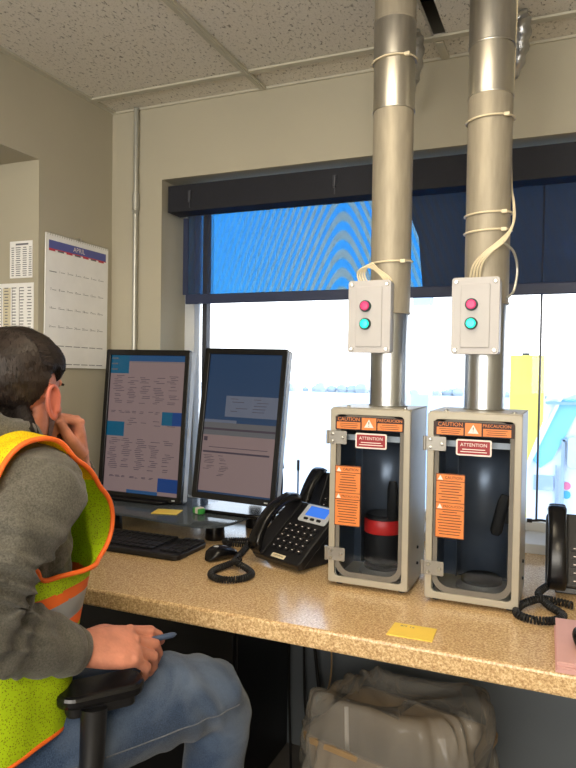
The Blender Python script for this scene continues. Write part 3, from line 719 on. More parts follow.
# ------------------------------------------------------------------ terminal cabinets
A_XZ = Matrix(((1, 0, 0, 0), (0, 0, 1, 0), (0, 1, 0, 0), (0, 0, 0, 1)))
M_matte = mat('matte_black', (.006, .006, .007), .6, spec=.2)
def cabinet(x0, carrier, lab):
    w, d, z0, z1 = (.198 if carrier else .206), (.182 if carrier else .192), CT+.008, 1.204; y0 = (1.551 if carrier else 1.540); xc = x0+w/2; zc = (z0+z1)/2; h = z1-z0
    t = empty('sample_cabinet', (xc, y0+d/2, CT), lab, 'cabinet', 'windowed sampler cabinets')
    c = MB(); c.box((x0+.002, y0+d/2, zc), (.004, d, h)); c.box((x0+w-.002, y0+d/2, zc), (.004, d, h)); c.box((xc, y0+d/2, z1-.002), (w, d, .004)); c.box((xc, y0+d/2, z0+.002), (w, d, .004)); 
    c.ring(rrect(w, h, .003), rrect(w-.03, h-.03, .012), 0, .003, None, T(xc, y0, zc) @ A_XZ)
    c.build('body', M_encl, t, bevel=.0015)
    c = MB(); c.box((xc, y0+d-.003, zc), (w-.006, .004, h-.006)); c.box((x0+.0062, y0+d/2, zc), (.002, d-.01, h-.01)); c.box((x0+w-.0062, y0+d/2, zc), (.002, d-.01, h-.01)); c.build('lining', M_encl_in, t)
    for sx in (x0+.02, x0+w-.02):
        for sy in (y0+.02, y0+d-.02): MB().cyl((sx, sy, CT+.0004), (sx, sy, z0), .009, n=14).build('foot', M_rubber, t, smooth=True)
    # door
    c = MB(); c.ring(rrect(w+.002, h-.004, .006), rrect(w-.030, h-.036, .010), -.010, -.0005, None, T(xc-.001, y0, zc) @ A_XZ); dr = c.build('door', M_encl, t, bevel=.002)
    c = MB(); c.prism(rrect(w-.024, h-.03, .008), -.006, -.003, None, T(xc-.001, y0, zc) @ A_XZ); c.build('door_pane', M_acrylic, dr)
    # gasket: rounded U with wide bottom band
    c = MB(); c.ring(rrect(w-.031, h-.037, .034), rrect(w-.050, h-.062, .030), -.0075, -.0025, None, T(xc, y0, zc) @ A_XZ); c.build('gasket', M_gasket, dr)
    # bottom of face: bevelled steel plate band
    for zz in (z1-.074, z0+.073):
        c = MB(); c.prism(rrect(.046, .033, .003), -.0135, -.010, None, T(x0+.019, y0, zz) @ A_XZ); c.cyl((x0-.007, y0-.011, zz-.017), (x0-.007, y0-.011, zz+.017), .0045, n=10)
        hg = c.build('hinge', M_chrome, dr, bevel=.0008)
        c = MB()
        for dx, dz in ((0, .009), (0, -.009), (.026, .0)): c.lathe([(.0042, 0), (.0042, .001), (.003, .0028), (.001, .003)], (x0+.006+dx, y0-.0135, zz+dz), 12, None, RX(PI/2))
        c.build('screw', M_screw, hg, smooth=True)
    # handle / latch on the inside right
    hx = x0+w-.045; hz = zc+.0-(.005 if carrier else .012)
    c = MB(); ang = 0.0 if carrier else .22
    R_ = T(hx, y0+.012, hz) @ RY(ang)
    c.M = R_; c.loft([(V(0, 0, -.047), V(.008, 0, 0), V(0, .006, 0)), (V(0, 0, -.038), V(.0135, 0, 0), V(0, .009, 0)), (V(0, 0, .03), V(.013, 0, 0), V(0, .009, 0)), (V(0, 0, .047), V(.009, 0, 0), V(0, .006, 0))], 14, power=3)
    c.cyl((.016, .004, .002), (.016, -.004, .002), .016, n=20); c.build('latch', M_matte, dr, smooth=True)
    # labels
    def lab_top():
        c = MB(); yy = y0-.0105; lw_, lh = w-.028, .032; zc_ = z1-.038; xc_ = xc-.002
        c.box((xc_, yy, zc_), (lw_, .001, lh), M_ink); c.box((xc_-.0515, yy-.0006, zc_-.0055), (.060, .0004, .017), M_orange); c.box((xc_+.0515, yy-.0006, zc_-.0055), (.060, .0004, .017), M_orange); c.box((xc_, yy-.0006, zc_), (.036, .0004, .029), M_orange)
        c.text('CAUTION', .0125, T(xc_-.051, yy-.0009, zc_+.0095) @ RX(PI/2), M_orange); c.text('PRECAUCION', .0098, T(xc_+.051, yy-.0009, zc_+.0095) @ RX(PI/2), M_orange)
        tri = [(-.012, -.009), (.012, -.009), (0, .011)]
        c.prism(tri, -.0012, -.0008, M_inkw, T(xc_, yy, zc_) @ A_XZ); c.text('!', .017, T(xc_, yy-.0014, zc_-.001) @ RX(PI/2), M_ink)
        for i in range(3):
            for sx in (-.051, .051): c.box((xc_+sx, yy-.0009, zc_-.001-i*.0045), (random.uniform(.038, .054), .0002, .0012), M_ink)
        o = c.build('warning_label', None, dr, fix=False); o['label'] = 'orange bilingual caution strip across the door top'
    lab_top()
    c = MB(); xr, zr = x0+.103, z1-.079; yy = y0-.0115
    c.prism(rrect(.078, .037, .004, 3), -.0008, 0, M_inkw, T(xr, yy, zr) @ A_XZ); c.prism(rrect(.071, .030, .002, 3), -.0012, -.0007, M_red, T(xr, yy, zr) @ A_XZ)
    c.text('ATTENTION', .0105, T(xr, yy-.0016, zr+.006) @ RX(PI/2), M_inkw)
    for i, ww in enumerate((.05, .058)): c.box((xr, yy-.0015, zr-.004-i*.0055), (ww, .0002, .0018), M_inkw)
    o = c.build('attention_label', None, dr, fix=False); o['label'] = 'small red attention sticker with white edge'
    c = MB(); xo, zo, lw_, lh = x0+.046, (zc+.0)+.001, .066, .148
    if not carrier: xo, zo = x0+.053, zc+.002
    c.box((xo, yy+.001, zo), (lw_, .001, lh), M_orange)
    for (za, zb) in ((.074, .072), (.058, .0565), (.008, .0065), (-.008, -.0095), (-.074, -.072)): c.box((xo, yy+.0003, zo+(za+zb)/2), (lw_, .0003, .0014), M_ink)
    for sx in (-1, 1): c.box((xo+sx*(lw_/2-.0007), yy+.0003, zo), (.0014, .0003, lh), M_ink)
    for zt, s_ in ((.065, 'CAUTION'), (-.001, 'PRECAUCION')):
        c.prism([(-.006, -.0055), (.006, -.0055), (0, .0055)], -.0004, 0, M_inkw, T(xo-.023, yy+.0003, zo+zt) @ A_XZ)
        c.text(s_, .0088 if s_ == 'CAUTION' else .0072, T(xo+.007, yy-.0002, zo+zt) @ RX(PI/2), M_ink)
    for i in range(7): c.box((xo, yy+.0003, zo+.052-i*.0063), (random.uniform(.032, .056), .0003, .0016), M_ink)
    for i in range(9): c.box((xo, yy+.0003, zo-.014-i*.0064), (random.uniform(.03, .056), .0003, .0016), M_ink)
    o = c.build('instruction_label', None, dr, fix=False); o['label'] = 'tall orange bilingual instruction sticker'
    # interior
    c = MB(); c.box((xc, y0+.02, z1-.075), (w-.03, .004, .014)); c.build('shelf_bar', M_silver, t)
    cyc = y0+.108
    c = MB()
    n = 40; R_ = .055
    c.lathe([(.060, 0), (.060, .012), (.052, .020), (.050, .022)], (xc+.012, y0+.09, z0+.005), 36); c.build('landing_ring', M_chrome, t, smooth=True)
    c = MB(); c.lathe([(.048, .0), (.048, .012), (.040, .018), (.001, .018)], (xc+.012, y0+.09, z0+.022), 32); c.build('landing_pad', M_matte, t, smooth=True)
    # half-round tube wall behind
    c = MB(); vs = []; fs = []
    for i in range(25):
        a = PI*i/24
        for z in (z0+.028, z1-.004): vs.append((xc+.012+.062*math.cos(a), y0+.095+.058*math.sin(a), z))
    for i in range(24): fs.append((2*i, 2*i+2, 2*i+3, 2*i+1))
    c.add(vs, fs); o = c.build('guide_tube', mat('guide_tube_steel', srgb(90, 98, 112), .3, metal=.4, var=.1), t, smooth=True); sd = o.modifiers.new('s', 'SOLIDIFY'); sd.thickness = .0015
    # bolts on top & side
    for bx in (x0+.035, x0+w-.02): MB().lathe([(.005, 0), (.005, .003), (.003, .0045)], (bx, y0+.02, z1), 12).build('bolt', M_screw, t, smooth=True)
    for bz in (.855, .815): MB().lathe([(.004, 0), (.004, .003), (.003, .004)], (x0+w, y0+.09, bz), 10, None, RY(PI/2)).build('bolt', M_dark, t, smooth=True)
    if carrier:
        k = empty('carrier_canister', (xc+.012, y0+.09, z0+.04), 'dark round carrier canister with a red band inside the left cabinet', 'canister')
        zz = z0+.0402
        c = MB(); c.lathe([(.040, 0), (.047, .006), (.048, .012), (.050, .074), (.048, .077)], (xc+.012, y0+.09, zz), 36); c.build('base', M_matte, k, smooth=True)
        c = MB(); c.lathe([(.0475, .077), (.049, .079), (.049, .110), (.0475, .112)], (xc+.012, y0+.09, zz), 36); c.build('band', mat('band_red', srgb(190, 36, 36), .4, var=.06), k, smooth=True)
        c = MB(); c.lathe([(.0475, .112), (.0475, .118), (.042, .124), (.01, .124)], (xc+.012, y0+.09, zz), 36); c.build('lid', M_dark, k, smooth=True)
    return t
cabinet(-.5395, True, 'left grey windowed cabinet holding the red-banded canister, beside the lit phone')
cabinet(-.2975, False, 'right grey windowed cabinet with an empty chamber, beside the upright right phone')

# pipes
def duct(x, y, segs, lab, ties, wires):
    t = empty('steel_duct', (x, y, 1.204), lab, 'duct', 'steel ducts')
    for z0, z1, r, m in segs:
        c = MB(); c.lathe([(r, z0), (r, z0+.004), (r+.0004, z1-.004), (r, z1)], (x, y, 0), 48); c.lathe([(r+.0012, z0), (r+.0018, z0+.0025), (r+.0012, z0+.005)], (x, y, 0), 48)
        c.build('duct_section', m, t, smooth=True)
    c = MB(); c.tube([(x+.012, y+.051, 1.21), (x+.012, y+.051, 2.24)], .003, 6); c.build('seam', M_galdull, t)
    return t
D1 = (-.430, 1.672); D2 = (-.192, 1.680)
duct(*D1, [(1.205, 1.44, .0485, M_galcool), (1.44, 1.962, .0510, M_galdull), (1.955, 2.085, .0525, M_gal2), (2.08, 2.18, .0535, M_gal), (2.178, 2.45, .0525, M_galdull)], 'left steel duct rising from the left cabinet through the ceiling', None, None)
duct(*D2, [(1.205, 1.46, .0490, M_galcool), (1.46, 1.965, .0525, M_galdull), (1.96, 2.085, .0530, M_gal2), (2.08, 2.45, .0540, M_gal)], 'right steel duct rising from the right cabinet through the ceiling', None, None)
def tie(x, y, z, r, lab, dz=.004):
    P = [(x+r*math.cos(a), y+r*math.sin(a), z+dz*math.sin(a+.6)) for a in [2*PI*i/40 for i in range(40)]]
    c = MB(); c.tube(P, .0026, 6, M_cable, closed=True); c.box((x+r*.75, y-r*.75, z-.002), (.012, .008, .008), M_cable)
    tag(c.build('cable_tie', None, smooth=True), lab, 'cable tie', 'cable ties on the ducts')
tie(*D1, 2.082, .0565, 'cream cable tie around the upper left duct')
tie(*D1, 1.572, .0545, 'cream cable tie around the left duct above its button box')
tie(*D2, 1.905, .0565, 'cream cable tie with a knob around the upper right duct')
tie(*D2, 1.678, .0555, 'upper of the two cream cable ties above the right button box')
tie(*D2, 1.636, .0555, 'lower of the two cream cable ties above the right button box')
# control boxes
def ctrl(xc, y0, zc, lab):
    t = empty('button_box', (xc, y0+.03, zc-.088), lab, 'control box', 'push button boxes')
    w, h, d = .107, .178, .055
    A = T(xc, y0, zc) @ A_XZ
    c = MB(); c.prism(rrect(w, h, .007), .018, d, None, A); bd = c.build('housing', M_ctrl, t, bevel=.002)
    c = MB(); c.prism(rrect(w+.002, h+.002, .007), .0, .017, None, A); c.prism(rrect(w*.62, h*.84, .003), -.003, .0, None, A); cv = c.build('cover', M_ctrl, t, bevel=.002)
    c = MB()
    for sx in (-1, 1):
        for sz in (-1, 1): c.lathe([(.0055, 0), (.0055, .001), (.004, .003)], (xc+sx*(w/2-.009), y0, zc+sz*(h/2-.009)), 12, M_screw, RX(PI/2))
    c.build('screw', None, cv, smooth=True)
    for dz, mm, rg, nm in ((.026, M_redlamp, M_ringg, 'red_button'), (-.018, M_green, M_ringg, 'green_button')):
        c = MB(); c.lathe([(.0145, 0), (.0145, .006), (.0125, .009), (.0115, .009)], (xc-.008, y0-.003, zc+dz), 24, rg, RX(PI/2)); r_ = c.build('button_ring', None, t, smooth=True)
        c = MB(); c.lathe([(.0112, 0.004), (.0112, .011), (.009, .0135), (.001, .014)], (xc-.008, y0-.003, zc+dz), 24, mm, RX(PI/2)); c.build(nm, None, r_, smooth=True)
    c = MB(); c.box((xc+.03, y0+d+.012, zc-.02), (.03, .025, .09)); c.build('mount_bracket', M_conduit, t)
ctrl(-.462, 1.590, 1.429, 'grey button box with red and green buttons on the left duct')
ctrl(-.206, 1.590, 1.427, 'grey button box with red and green buttons on the right duct')
# cream wires
c = MB()
for i in range(4):
    a = i*.006; c.tube(bez([(-.495+a*1.2, 1.62, 1.512), (-.500+a, 1.612, 1.540), (-.480+a, 1.60, 1.553+i*.003), (-.455+a*.6, 1.605, 1.548), (-.43+a, 1.613, 1.52), (-.425, 1.63, 1.49)], 8), .0026, 6, M_cable)
tag(c.build('signal_wires', None, smooth=True), 'loop of cream wires entering the top of the left button box', 'wires', 'cream button box wires')
c = MB()
for i in range(4):
    a = i*.005; c.tube(bez([(-.225+a*1.5, 1.625, 1.515), (-.215+a*1.3, 1.61, 1.548), (-.19+a, 1.604, 1.575), (-.155+a*.8, 1.614, 1.605), (-.133+a*.3, 1.645, 1.64+a), (-.1325, 1.675, 1.69+a), (-.142, 1.71, 1.76), (-.146, 1.72, 1.9), (-.142, 1.715, 2.05), (-.133, 1.67, 2.25)], 8), .0026, 6, M_cable)
c.tube(bez([(-.15, 1.61, 1.60), (-.128, 1.64, 1.58), (-.120, 1.66, 1.54), (-.126, 1.65, 1.49), (-.14, 1.63, 1.47)], 8), .003, 6, M_conduit)
tag(c.build('signal_wires', None, smooth=True), 'cream wires curling up the right duct from the right button box', 'wires', 'cream button box wires')
# flexible duct hangers behind
def foil(x, z1, lab):
    c = MB(); P = bez([(x, 1.90, CZ-.001), (x+.012, 1.91, 2.23), (x+.006, 1.93, 2.17), (x-.012, 1.95, 2.12), (x-.03, 1.96, z1)], 6)
    R_ = [.030*(1-.75*(i/(len(P)-1))**1.5)+.003*math.sin(i*1.9) for i in range(len(P))]
    c.tube(P, R_, 12); tag(c.build('foil_sleeve', M_foil, smooth=True), lab, 'foil tape', 'crumpled foil sleeves')
foil(-.445, 2.10, 'crumpled foil sleeve hanging behind the left duct at the ceiling')
foil(-.155, 2.11, 'crumpled foil sleeve hanging behind the right duct at the ceiling')

# ------------------------------------------------------------------ under the counter
def cable(path, r, lab, m=M_rubber):
    c = MB(); c.tube(bez(path, 8), r, 6, m); tag(c.build('hanging_cable', None, smooth=True), lab, 'cable', 'cables under the counter')
cable([(-.84, 2.03, .716), (-.842, 2.02, .45), (-.84, 2.02, .2), (-.82, 1.99, .04), (-.78, 1.9, .008)], .0045, 'leftmost black cable hanging under the counter')
cable([(-.80, 2.04, .716), (-.79, 2.02, .40), (-.775, 2.0, .2), (-.75, 1.98, .1), (-.70, 1.95, .05), (-.62, 1.92, .1)], .0045, 'black cable looping down behind the bin')
cable([(-.785, 2.03, .716), (-.76, 2.02, .42), (-.72, 2.0, .24), (-.70, 1.98, .12), (-.66, 1.96, .03)], .004, 'black cable in the bundle under the counter')
cable([(-.775, 2.04, .716), (-.765, 2.02, .5), (-.735, 2.01, .28), (-.72, 2.0, .14), (-.76, 1.97, .05)], .006, 'thicker black cable in the bundle under the counter')
cable([(-.755, 2.05, .716), (-.70, 2.03, .42), (-.70, 2.01, .25), (-.78, 2.0, .12)], .003, 'tan thin cable crossing the black bundle', M_bin)
# waste bin + bag
t = empty('waste_bin', (-.40, 1.70, 0), 'tan waste bin lined with a clear plastic bag under the counter', 'waste bin')
Bm = T(-.385, 1.69, 0) @ RZ(-.22)
c = MB(Bm)
def rr(w, h, z, r=.04): return [(x, y, z) for x, y in rrect(w, h, r, 5)]
o_, i_ = [rr(.34, .25, .002), rr(.41, .32, .335), rr(.425, .335, .335), rr(.425, .335, .35)], [rr(.405, .315, .35), rr(.395, .305, .33), rr(.33, .24, .01)]
rings_ = o_+i_; n = len(rings_[0]); vs = [p for r_ in rings_ for p in r_]
fs = [(i*n+j, i*n+(j+1) % n, (i+1)*n+(j+1) % n, (i+1)*n+j) for i in range(len(rings_)-1) for j in range(n)] + [tuple(range(n))[::-1], tuple((len(rings_)-1)*n+j for j in range(n))]
c.add(vs, fs); c.build('body', M_bin, t, smooth=True, angle=35)
def bag():
    c = MB(Bm); NU, NV = 96, 34; vs = []
    for i in range(NV):
        v = i/(NV-1); q_ = v
        for j in range(NU):
            a = 2*PI*j/NU; ca, sa = math.cos(a), math.sin(a); e = .55
            x = math.copysign(abs(ca)**e, ca); y = math.copysign(abs(sa)**e, sa)
            if v < .35:   # outside skirt from low to rim
                q = v/.35; sx, sy, z = .222+.0*q, .178, .22+.14*q
            else:         # puffed crown that closes inwards and sinks
                q = (v-.35)/.65; sc = 1-.18*q-.78*q**3; sx, sy = .222*sc, .178*sc
                z = .36+.10*math.sin(min(1, q*1.35)*PI*.62)-.045*q**3 + .025*ca-.012*sa
            p = V(x*sx, y*sy, z); f = noise.noise(V(x*2.2, y*2.2, z*5))*.026 + (abs(noise.noise(V(ca*5, sa*5, z*3+q_*2)))-.1)*.045*(v > .05)
            d = V(ca, sa, .6 if v > .5 else 0).normalized(); vs.append(p+d*f)
    fs = [(i*NU+j, i*NU+(j+1) % NU, (i+1)*NU+(j+1) % NU, (i+1)*NU+j) for i in range(NV-1) for j in range(NU)]
    c.add(vs, fs); o = c.build('liner_bag', M_bag, t, smooth=True, angle=180); o['label'] = 'clear plastic liner bag puffed above the rim'
bag()
c = MB(Bm); c.tube(bez([(-.13, -.06, .40), (-.10, -.10, .30), (-.08, -.09, .12)], 6), .006, 6); c.build('drawstring', M_inkw, t)

#PERSON>>
# ------------------------------------------------------------------ office chair
ch = empty('office_chair', (-1.03, .84, 0), 'black office chair with padded armrests under the seated person', 'chair')
CM = T(-1.03, .84, 0) @ RZ(math.radians(-10))
c = MB(CM); c.prism(rrect(.49, .47, .10, 8), .455, .515); c.build('seat', M_chairfab, ch, bevel=.015)
c = MB(CM); secs = []
for i in range(9):
    u = i/8; z = .60+.40*u; secs.append((V(0, -.27-.04*u, z), V(.21-.05*abs(u-.4)**1.5, 0, 0), V(0, .028, 0)))
c.loft(secs, 28, power=4); c.build('backrest', M_chairfab, ch, smooth=True, angle=50)
c = MB(CM); c.tube([(0, -.10, .45), (0, -.27, .46), (0, -.325, .55), (0, -.33, .75)], .022, 10); c.build('back_bracket', M_dark, ch, smooth=True)
for sx in (-1, 1):
    if sx > 0: pr, pf = V(-.800, .872, .738), V(-.704, .998, .738)
    else: pr, pf = CM @ V(-.27, -.02, .694), CM @ V(-.27, .20, .694)
    mid = (pr+pf)/2; ang = math.atan2(pf.y-pr.y, pf.x-pr.x)
    P_ = T(mid.x, mid.y, mid.z-.016) @ RZ(ang)
    c = MB(P_); c.prism(rrect((pf-pr).length-.004, .078, .034, 8), -.008, .014); pad = c.build('armrest_pad', M_dark2, ch, bevel=.007)
    c = MB(P_); c.prism(rrect(.12, .05, .015), -.028, -.007); c.build('pad_mount', M_dark, pad, bevel=.003)
    base = CM @ V(sx*.20, .02, .448); fo = CM @ V(sx*.27, .04, .45)
    c = MB(); p0 = V(mid.x+.012, mid.y-.030, mid.z-.03) if sx > 0 else V(mid.x, mid.y, mid.z-.03); c.tube([p0, p0+V(.006, -.012, -.08), V(-.712, .85, .50) if sx > 0 else fo+V(0, 0, .06), (V(-.76, .82, .44) if sx > 0 else fo), base], [.023, .021, .018, .018, .018], 12); c.build('armrest_post', M_dark, ch, smooth=True)
c = MB(CM); c.cyl((0, 0, .10), (0, 0, .455), .028, n=20); c.box((0, 0, .44), (.2, .2, .03)); c.build('gas_column', M_dark, ch, smooth=True)
for i in range(5):
    a = 2*PI*i/5+.3
    c = MB(CM); c.tube([(0, 0, .115), (.30*math.cos(a), .30*math.sin(a), .075)], [.028, .018], 10); c.build('base_spoke', M_dark, ch, smooth=True)
    c = MB(CM); c.cyl((.30*math.cos(a)-.012, .30*math.sin(a), .030), (.30*math.cos(a)+.012, .30*math.sin(a), .030), .028, n=18); c.cyl((.30*math.cos(a), .30*math.sin(a), .03), (.30*math.cos(a), .30*math.sin(a), .08), .008, n=8); c.build('caster', M_rubber, ch, smooth=True)

# ------------------------------------------------------------------ person
def remesh(mb, voxel, it=4, fac=.5):
    if not mb.mats: mb.mats.append(M_skin)
    me = mb.mesh('tmp'); bm = bmesh.new(); bm.from_mesh(me); bmesh.ops.recalc_face_normals(bm, faces=bm.faces); bm.to_mesh(me); bm.free()
    o = bpy.data.objects.new('tmp', me); COL.objects.link(o)
    r_ = o.modifiers.new('r', 'REMESH'); r_.mode = 'VOXEL'; r_.voxel_size = voxel
    if it:
        s_ = o.modifiers.new('s', 'SMOOTH'); s_.iterations = it; s_.factor = fac
    dg = bpy.context.evaluated_depsgraph_get(); out = bpy.data.meshes.new_from_object(o.evaluated_get(dg))
    bpy.data.objects.remove(o); bpy.data.meshes.remove(me); out.materials.clear(); return out
def finish(me, name, material, parent, disp=None):
    if disp:
        nrm = [v.normal.copy() for v in me.vertices]
        for v, n_ in zip(me.vertices, nrm): v.co = v.co + n_*disp(v.co, n_)
    me.name = name; me.materials.append(material) if material else None
    me.polygons.foreach_set('use_smooth', [True]*len(me.polygons)); me.update()
    o = bpy.data.objects.new(name, me); COL.objects.link(o)
    if parent is not None: attach(o, parent)
    return o
HC = V(-.980, .970, 1.240); HR = RZ(math.radians(13)) @ RX(-.10) @ RY(.03)
HM = T(*HC) @ HR
def H_(x, y, z): return HM @ V(x, y, z)
def finger(mb, base, D, N_, lens, curls, r0, r1, side=0.):
    p = Vector(base); D = D.normalized(); N_ = (N_-D*N_.dot(D)).normalized(); S = D.cross(N_).normalized()
    D = (D+S*side).normalized(); P = [p-D*.012]; ang = 0; pts = [p]
    for L_, cu in zip(lens, curls):
        ang += cu; d_ = D*math.cos(ang)-N_*math.sin(ang)
        for k in (.33, .66, 1.): pts.append(p+d_*L_*k)
        p = p+d_*L_
    P += pts; P.append(p+d_*r1*.6); k = len(P)
    rad = []
    for i in range(k):
        t_ = i/(k-1); rr_ = lerp(r0, r1, t_)
        if i in (4, 7): rr_ *= 1.08
        if i in (5, 6): rr_ *= .96
        if i == k-1: rr_ *= .55
        rad.append(rr_)
    mb.tube(P, rad, 12); return P
def hand(mb, w_, D, N_, sgn, curls, thumb, K=1.):
    M0 = mb.M; mb.M = T(*w_) @ Matrix.Scale(K, 4) @ T(*(-w_)); _hand(mb, w_, D, N_, sgn, curls, thumb); mb.M = M0
def _hand(mb, w_, D, N_, sgn, curls, thumb):
    # sgn: +1 when the little finger lies on the D x N side ... S points to the little finger
    D = D.normalized(); N_ = (N_-D*N_.dot(D)).normalized(); S = D.cross(N_)*sgn
    mb.loft([(w_-D*.03, S*.027, N_*.019), (w_, S*.029, N_*.0185), (w_+D*.03, S*.037, N_*.0175), (w_+D*.06, S*.041, N_*.0165), (w_+D*.083, S*.040, N_*.0135), (w_+D*.094, S*.034, N_*.009)], 20, power=2.5)
    nails = []
    for i, (off, fwd, ls) in enumerate(((-.0295, .086, (.042, .025, .021)), (-.0095, .090, (.046, .029, .022)), (.0105, .086, (.043, .027, .021)), (.0295, .078, (.034, .020, .018)))):
        P = finger(mb, w_+D*fwd+S*off+N_*.001, D, N_, ls, curls[i], .0098-.0008*(i == 3), .0078-.0006*(i == 3), side=(off*1.6)*(-1 if sgn < 0 else 1))
        mb.ell(w_+D*fwd+S*off+N_*.005, (.0098, .0098, .0085), n=10)
    # thumb
    b0 = w_+D*.022-S*.026-N_*.004; P = [b0]
    td = (D*thumb[0]-S*thumb[1]-N_*thumb[2]).normalized(); P.append(b0+td*.038); td2 = (D*(thumb[0]+.35)-S*(thumb[1]*.3)-N_*thumb[2]).normalized(); P.append(P[-1]+td2*.030); P.append(P[-1]+td2*.024)
    mb.tube([P[0]-td*.01]+bez(P, 4), [.016]+[lerp(.0150, .0085, (i/12)) for i in range(13)], 12)
# ---- joints
SHR, ELR, WRR = V(-.812, .845, 1.085), V(-.826, .690, .920), V(-.789, .918, .791)
SHL, ELL, WRL = V(-1.18, .90, 1.075), V(-1.12, 1.235, .828), V(-.967, 1.128, 1.084)
PEL = V(-.99, .80, .60)
KNR, ANR = V(-.690, 1.235, .590), V(-.715, 1.255, .10)
KNL, ANL = V(-1.14, 1.21, .580), V(-1.13, 1.24, .10)
HPR, HPL = V(-.895, .84, .60), V(-1.085, .84, .60)
B = MB()
# trunk (slimmer than the clothes)
B.loft([(PEL+V(0, 0, -.09), V(.12, 0, 0), V(0, .10, 0)), (PEL, V(.155, 0, 0), V(0, .115, 0)), (V(-.99, .83, .75), V(.145, 0, 0), V(0, .11, 0)), (V(-.995, .87, .90), V(.155, 0, 0), V(0, .11, 0)), (V(-1.0, .89, 1.02), V(.16, 0, 0), V(0, .105, 0)), (V(-1.0, .90, 1.09), V(.13, 0, 0), V(0, .085, 0)), (V(-.997, .905, 1.13), V(.07, 0, 0), V(0, .065, 0))], 28)
B.tube([V(-.997, .90, 1.10), V(-.995, .915, 1.16), H_(0, -.035, -.045)], [.066, .060, .058], 20)
for s_, e_, w_ in ((SHR, ELR, WRR), (SHL, ELL, WRL)):
    B.tube([V(-1.0+(s_.x+1.0)*.55, .895, 1.09), s_, s_.lerp(e_, .5), e_, e_.lerp(w_, .35), e_.lerp(w_, .7), w_], [.05, .052, .046, .038, .038, .031, .025], 16)
for h_, k_, a_ in ((HPR, KNR, ANR), (HPL, KNL, ANL)):
    B.tube([h_, h_.lerp(k_, .5), k_, k_.lerp(a_, .35), k_.lerp(a_, .7), a_], [.078, .072, .055, .052, .042, .036], 16)
    B.tube([a_+V(0, -.02, -.02), a_+V(0, .12, -.05)], [.035, .03], 12)
# head, local frame: x right, y forward, z up
trunk_n = len(B.v), len(B.f)
def he(c_, r_, R=None): B.M = HM; B.ell(c_, r_, R=R, n=28); B.M = Matrix()
he((0, -.012, .035), (.0735, .094, .078)); he((0, .028, -.015), (.060, .062, .088)); he((0, .030, -.080), (.046, .048, .036)); he((0, .052, -.098), (.022, .024, .020))
he((.050, .005, -.055), (.016, .035, .045)); he((-.050, .005, -.055), (.016, .035, .045))
he((0, .078, .030), (.045, .016, .016)); he((.034, .070, -.025), (.018, .016, .018)); he((-.034, .070, -.025), (.018, .016, .018))
he((0, .086, -.062), (.022, .010, .006)); he((0, .084, -.072), (.020, .010, .007))
B.M = HM; B.tube([(0, .080, .022), (0, .094, .0), (0, .106, -.024), (0, .096, -.036)], [.008, .009, .013, .011], 12); B.ell((.010, .093, -.034), (.008, .008, .007), n=12); B.ell((-.010, .093, -.034), (.008, .008, .007), n=12); B.M = Matrix()
HB = MB(); HB.v = list(B.v); HB.f = list(B.f); HB.mats = [M_skin]; HB.mi = [0]*len(B.f)
head_me = remesh(HB, .005, 3, .5)
bvh = BVHTree.FromPolygons([v.co.copy() for v in head_me.vertices], [tuple(p.vertices) for p in head_me.polygons])
for sx in (1, -1):
    # ear: bowl, rim (helix), lobe
    E_ = T(sx*.074, -.008, -.012) @ RZ(sx*-.42) @ RX(.12)
    B.M = HM @ E_
    B.ell((sx*.002, 0, .0), (.007, .015, .027), n=16)
    rim = [V(sx*.008, .008, -.018), V(sx*.006, .013, .002), V(sx*.006, .011, .020), V(sx*.009, .0, .031), V(sx*.013, -.013, .026), V(sx*.015, -.018, .008), V(sx*.012, -.014, -.012), V(sx*.007, -.003, -.027), V(sx*.004, .006, -.030)]
    B.tube(bez(rim, 4), .0046, 8); B.ell((sx*.005, .003, -.027), (.005, .008, .009), n=10)
    B.M = Matrix()
# right hand on the armrest, left hand curled against the mouth
DR = V(.50, .85, -.17); NR = V(.34, -.36, .84)
hand(B, WRR+V(.004, .010, .002), DR, NR, 1, [(.12, .45, .35), (.30, .70, .5), (.42, .80, .5), (.55, .85, .5)], (.8, .55, .35), 1.13)
DL = V(-.02, -.20, 1.0); NL = V(.45, .85, .18)
hand(B, WRL+V(.002, -.004, .012), DL, NL, 1, [(1.1, 1.2, .8), (1.2, 1.25, .8), (1.25, 1.25, .8), (1.3, 1.2, .8)], (.8, .3, .5), 1.0)
body_me = remesh(B, .0029, 2, .5)
person = finish(body_me, 'person', M_skin, None)
body_me.materials.append(M_ear); HI = HM.inverted()
for p_ in body_me.polygons:
    q_ = HI @ p_.center
    if abs(q_.x) > .073 and -.05 < q_.z < .03 and -.04 < q_.y < .02: p_.material_index = 1
tag(person, 'seated bearded person in grey hoodie, lime vest and jeans, resting mouth on hand', 'person')
# eyes, brows
for sx in (1, -1):
    c = MB(HM); c.ell((sx*.031, .0745, .008), (.0125, .0125, .0115), n=16, material=M_inkw); c.ell((sx*.031, .0835, .007), (.0055, .004, .0055), n=12, material=M_ink)
    c.build('eye', None, person, smooth=True)
    c = MB(HM); c.tube([(sx*.014, .091, .026), (sx*.030, .0905, .031), (sx*.046, .082, .027)], [.003, .0042, .0025], 8); c.build('eyebrow', M_hair, person, smooth=True)
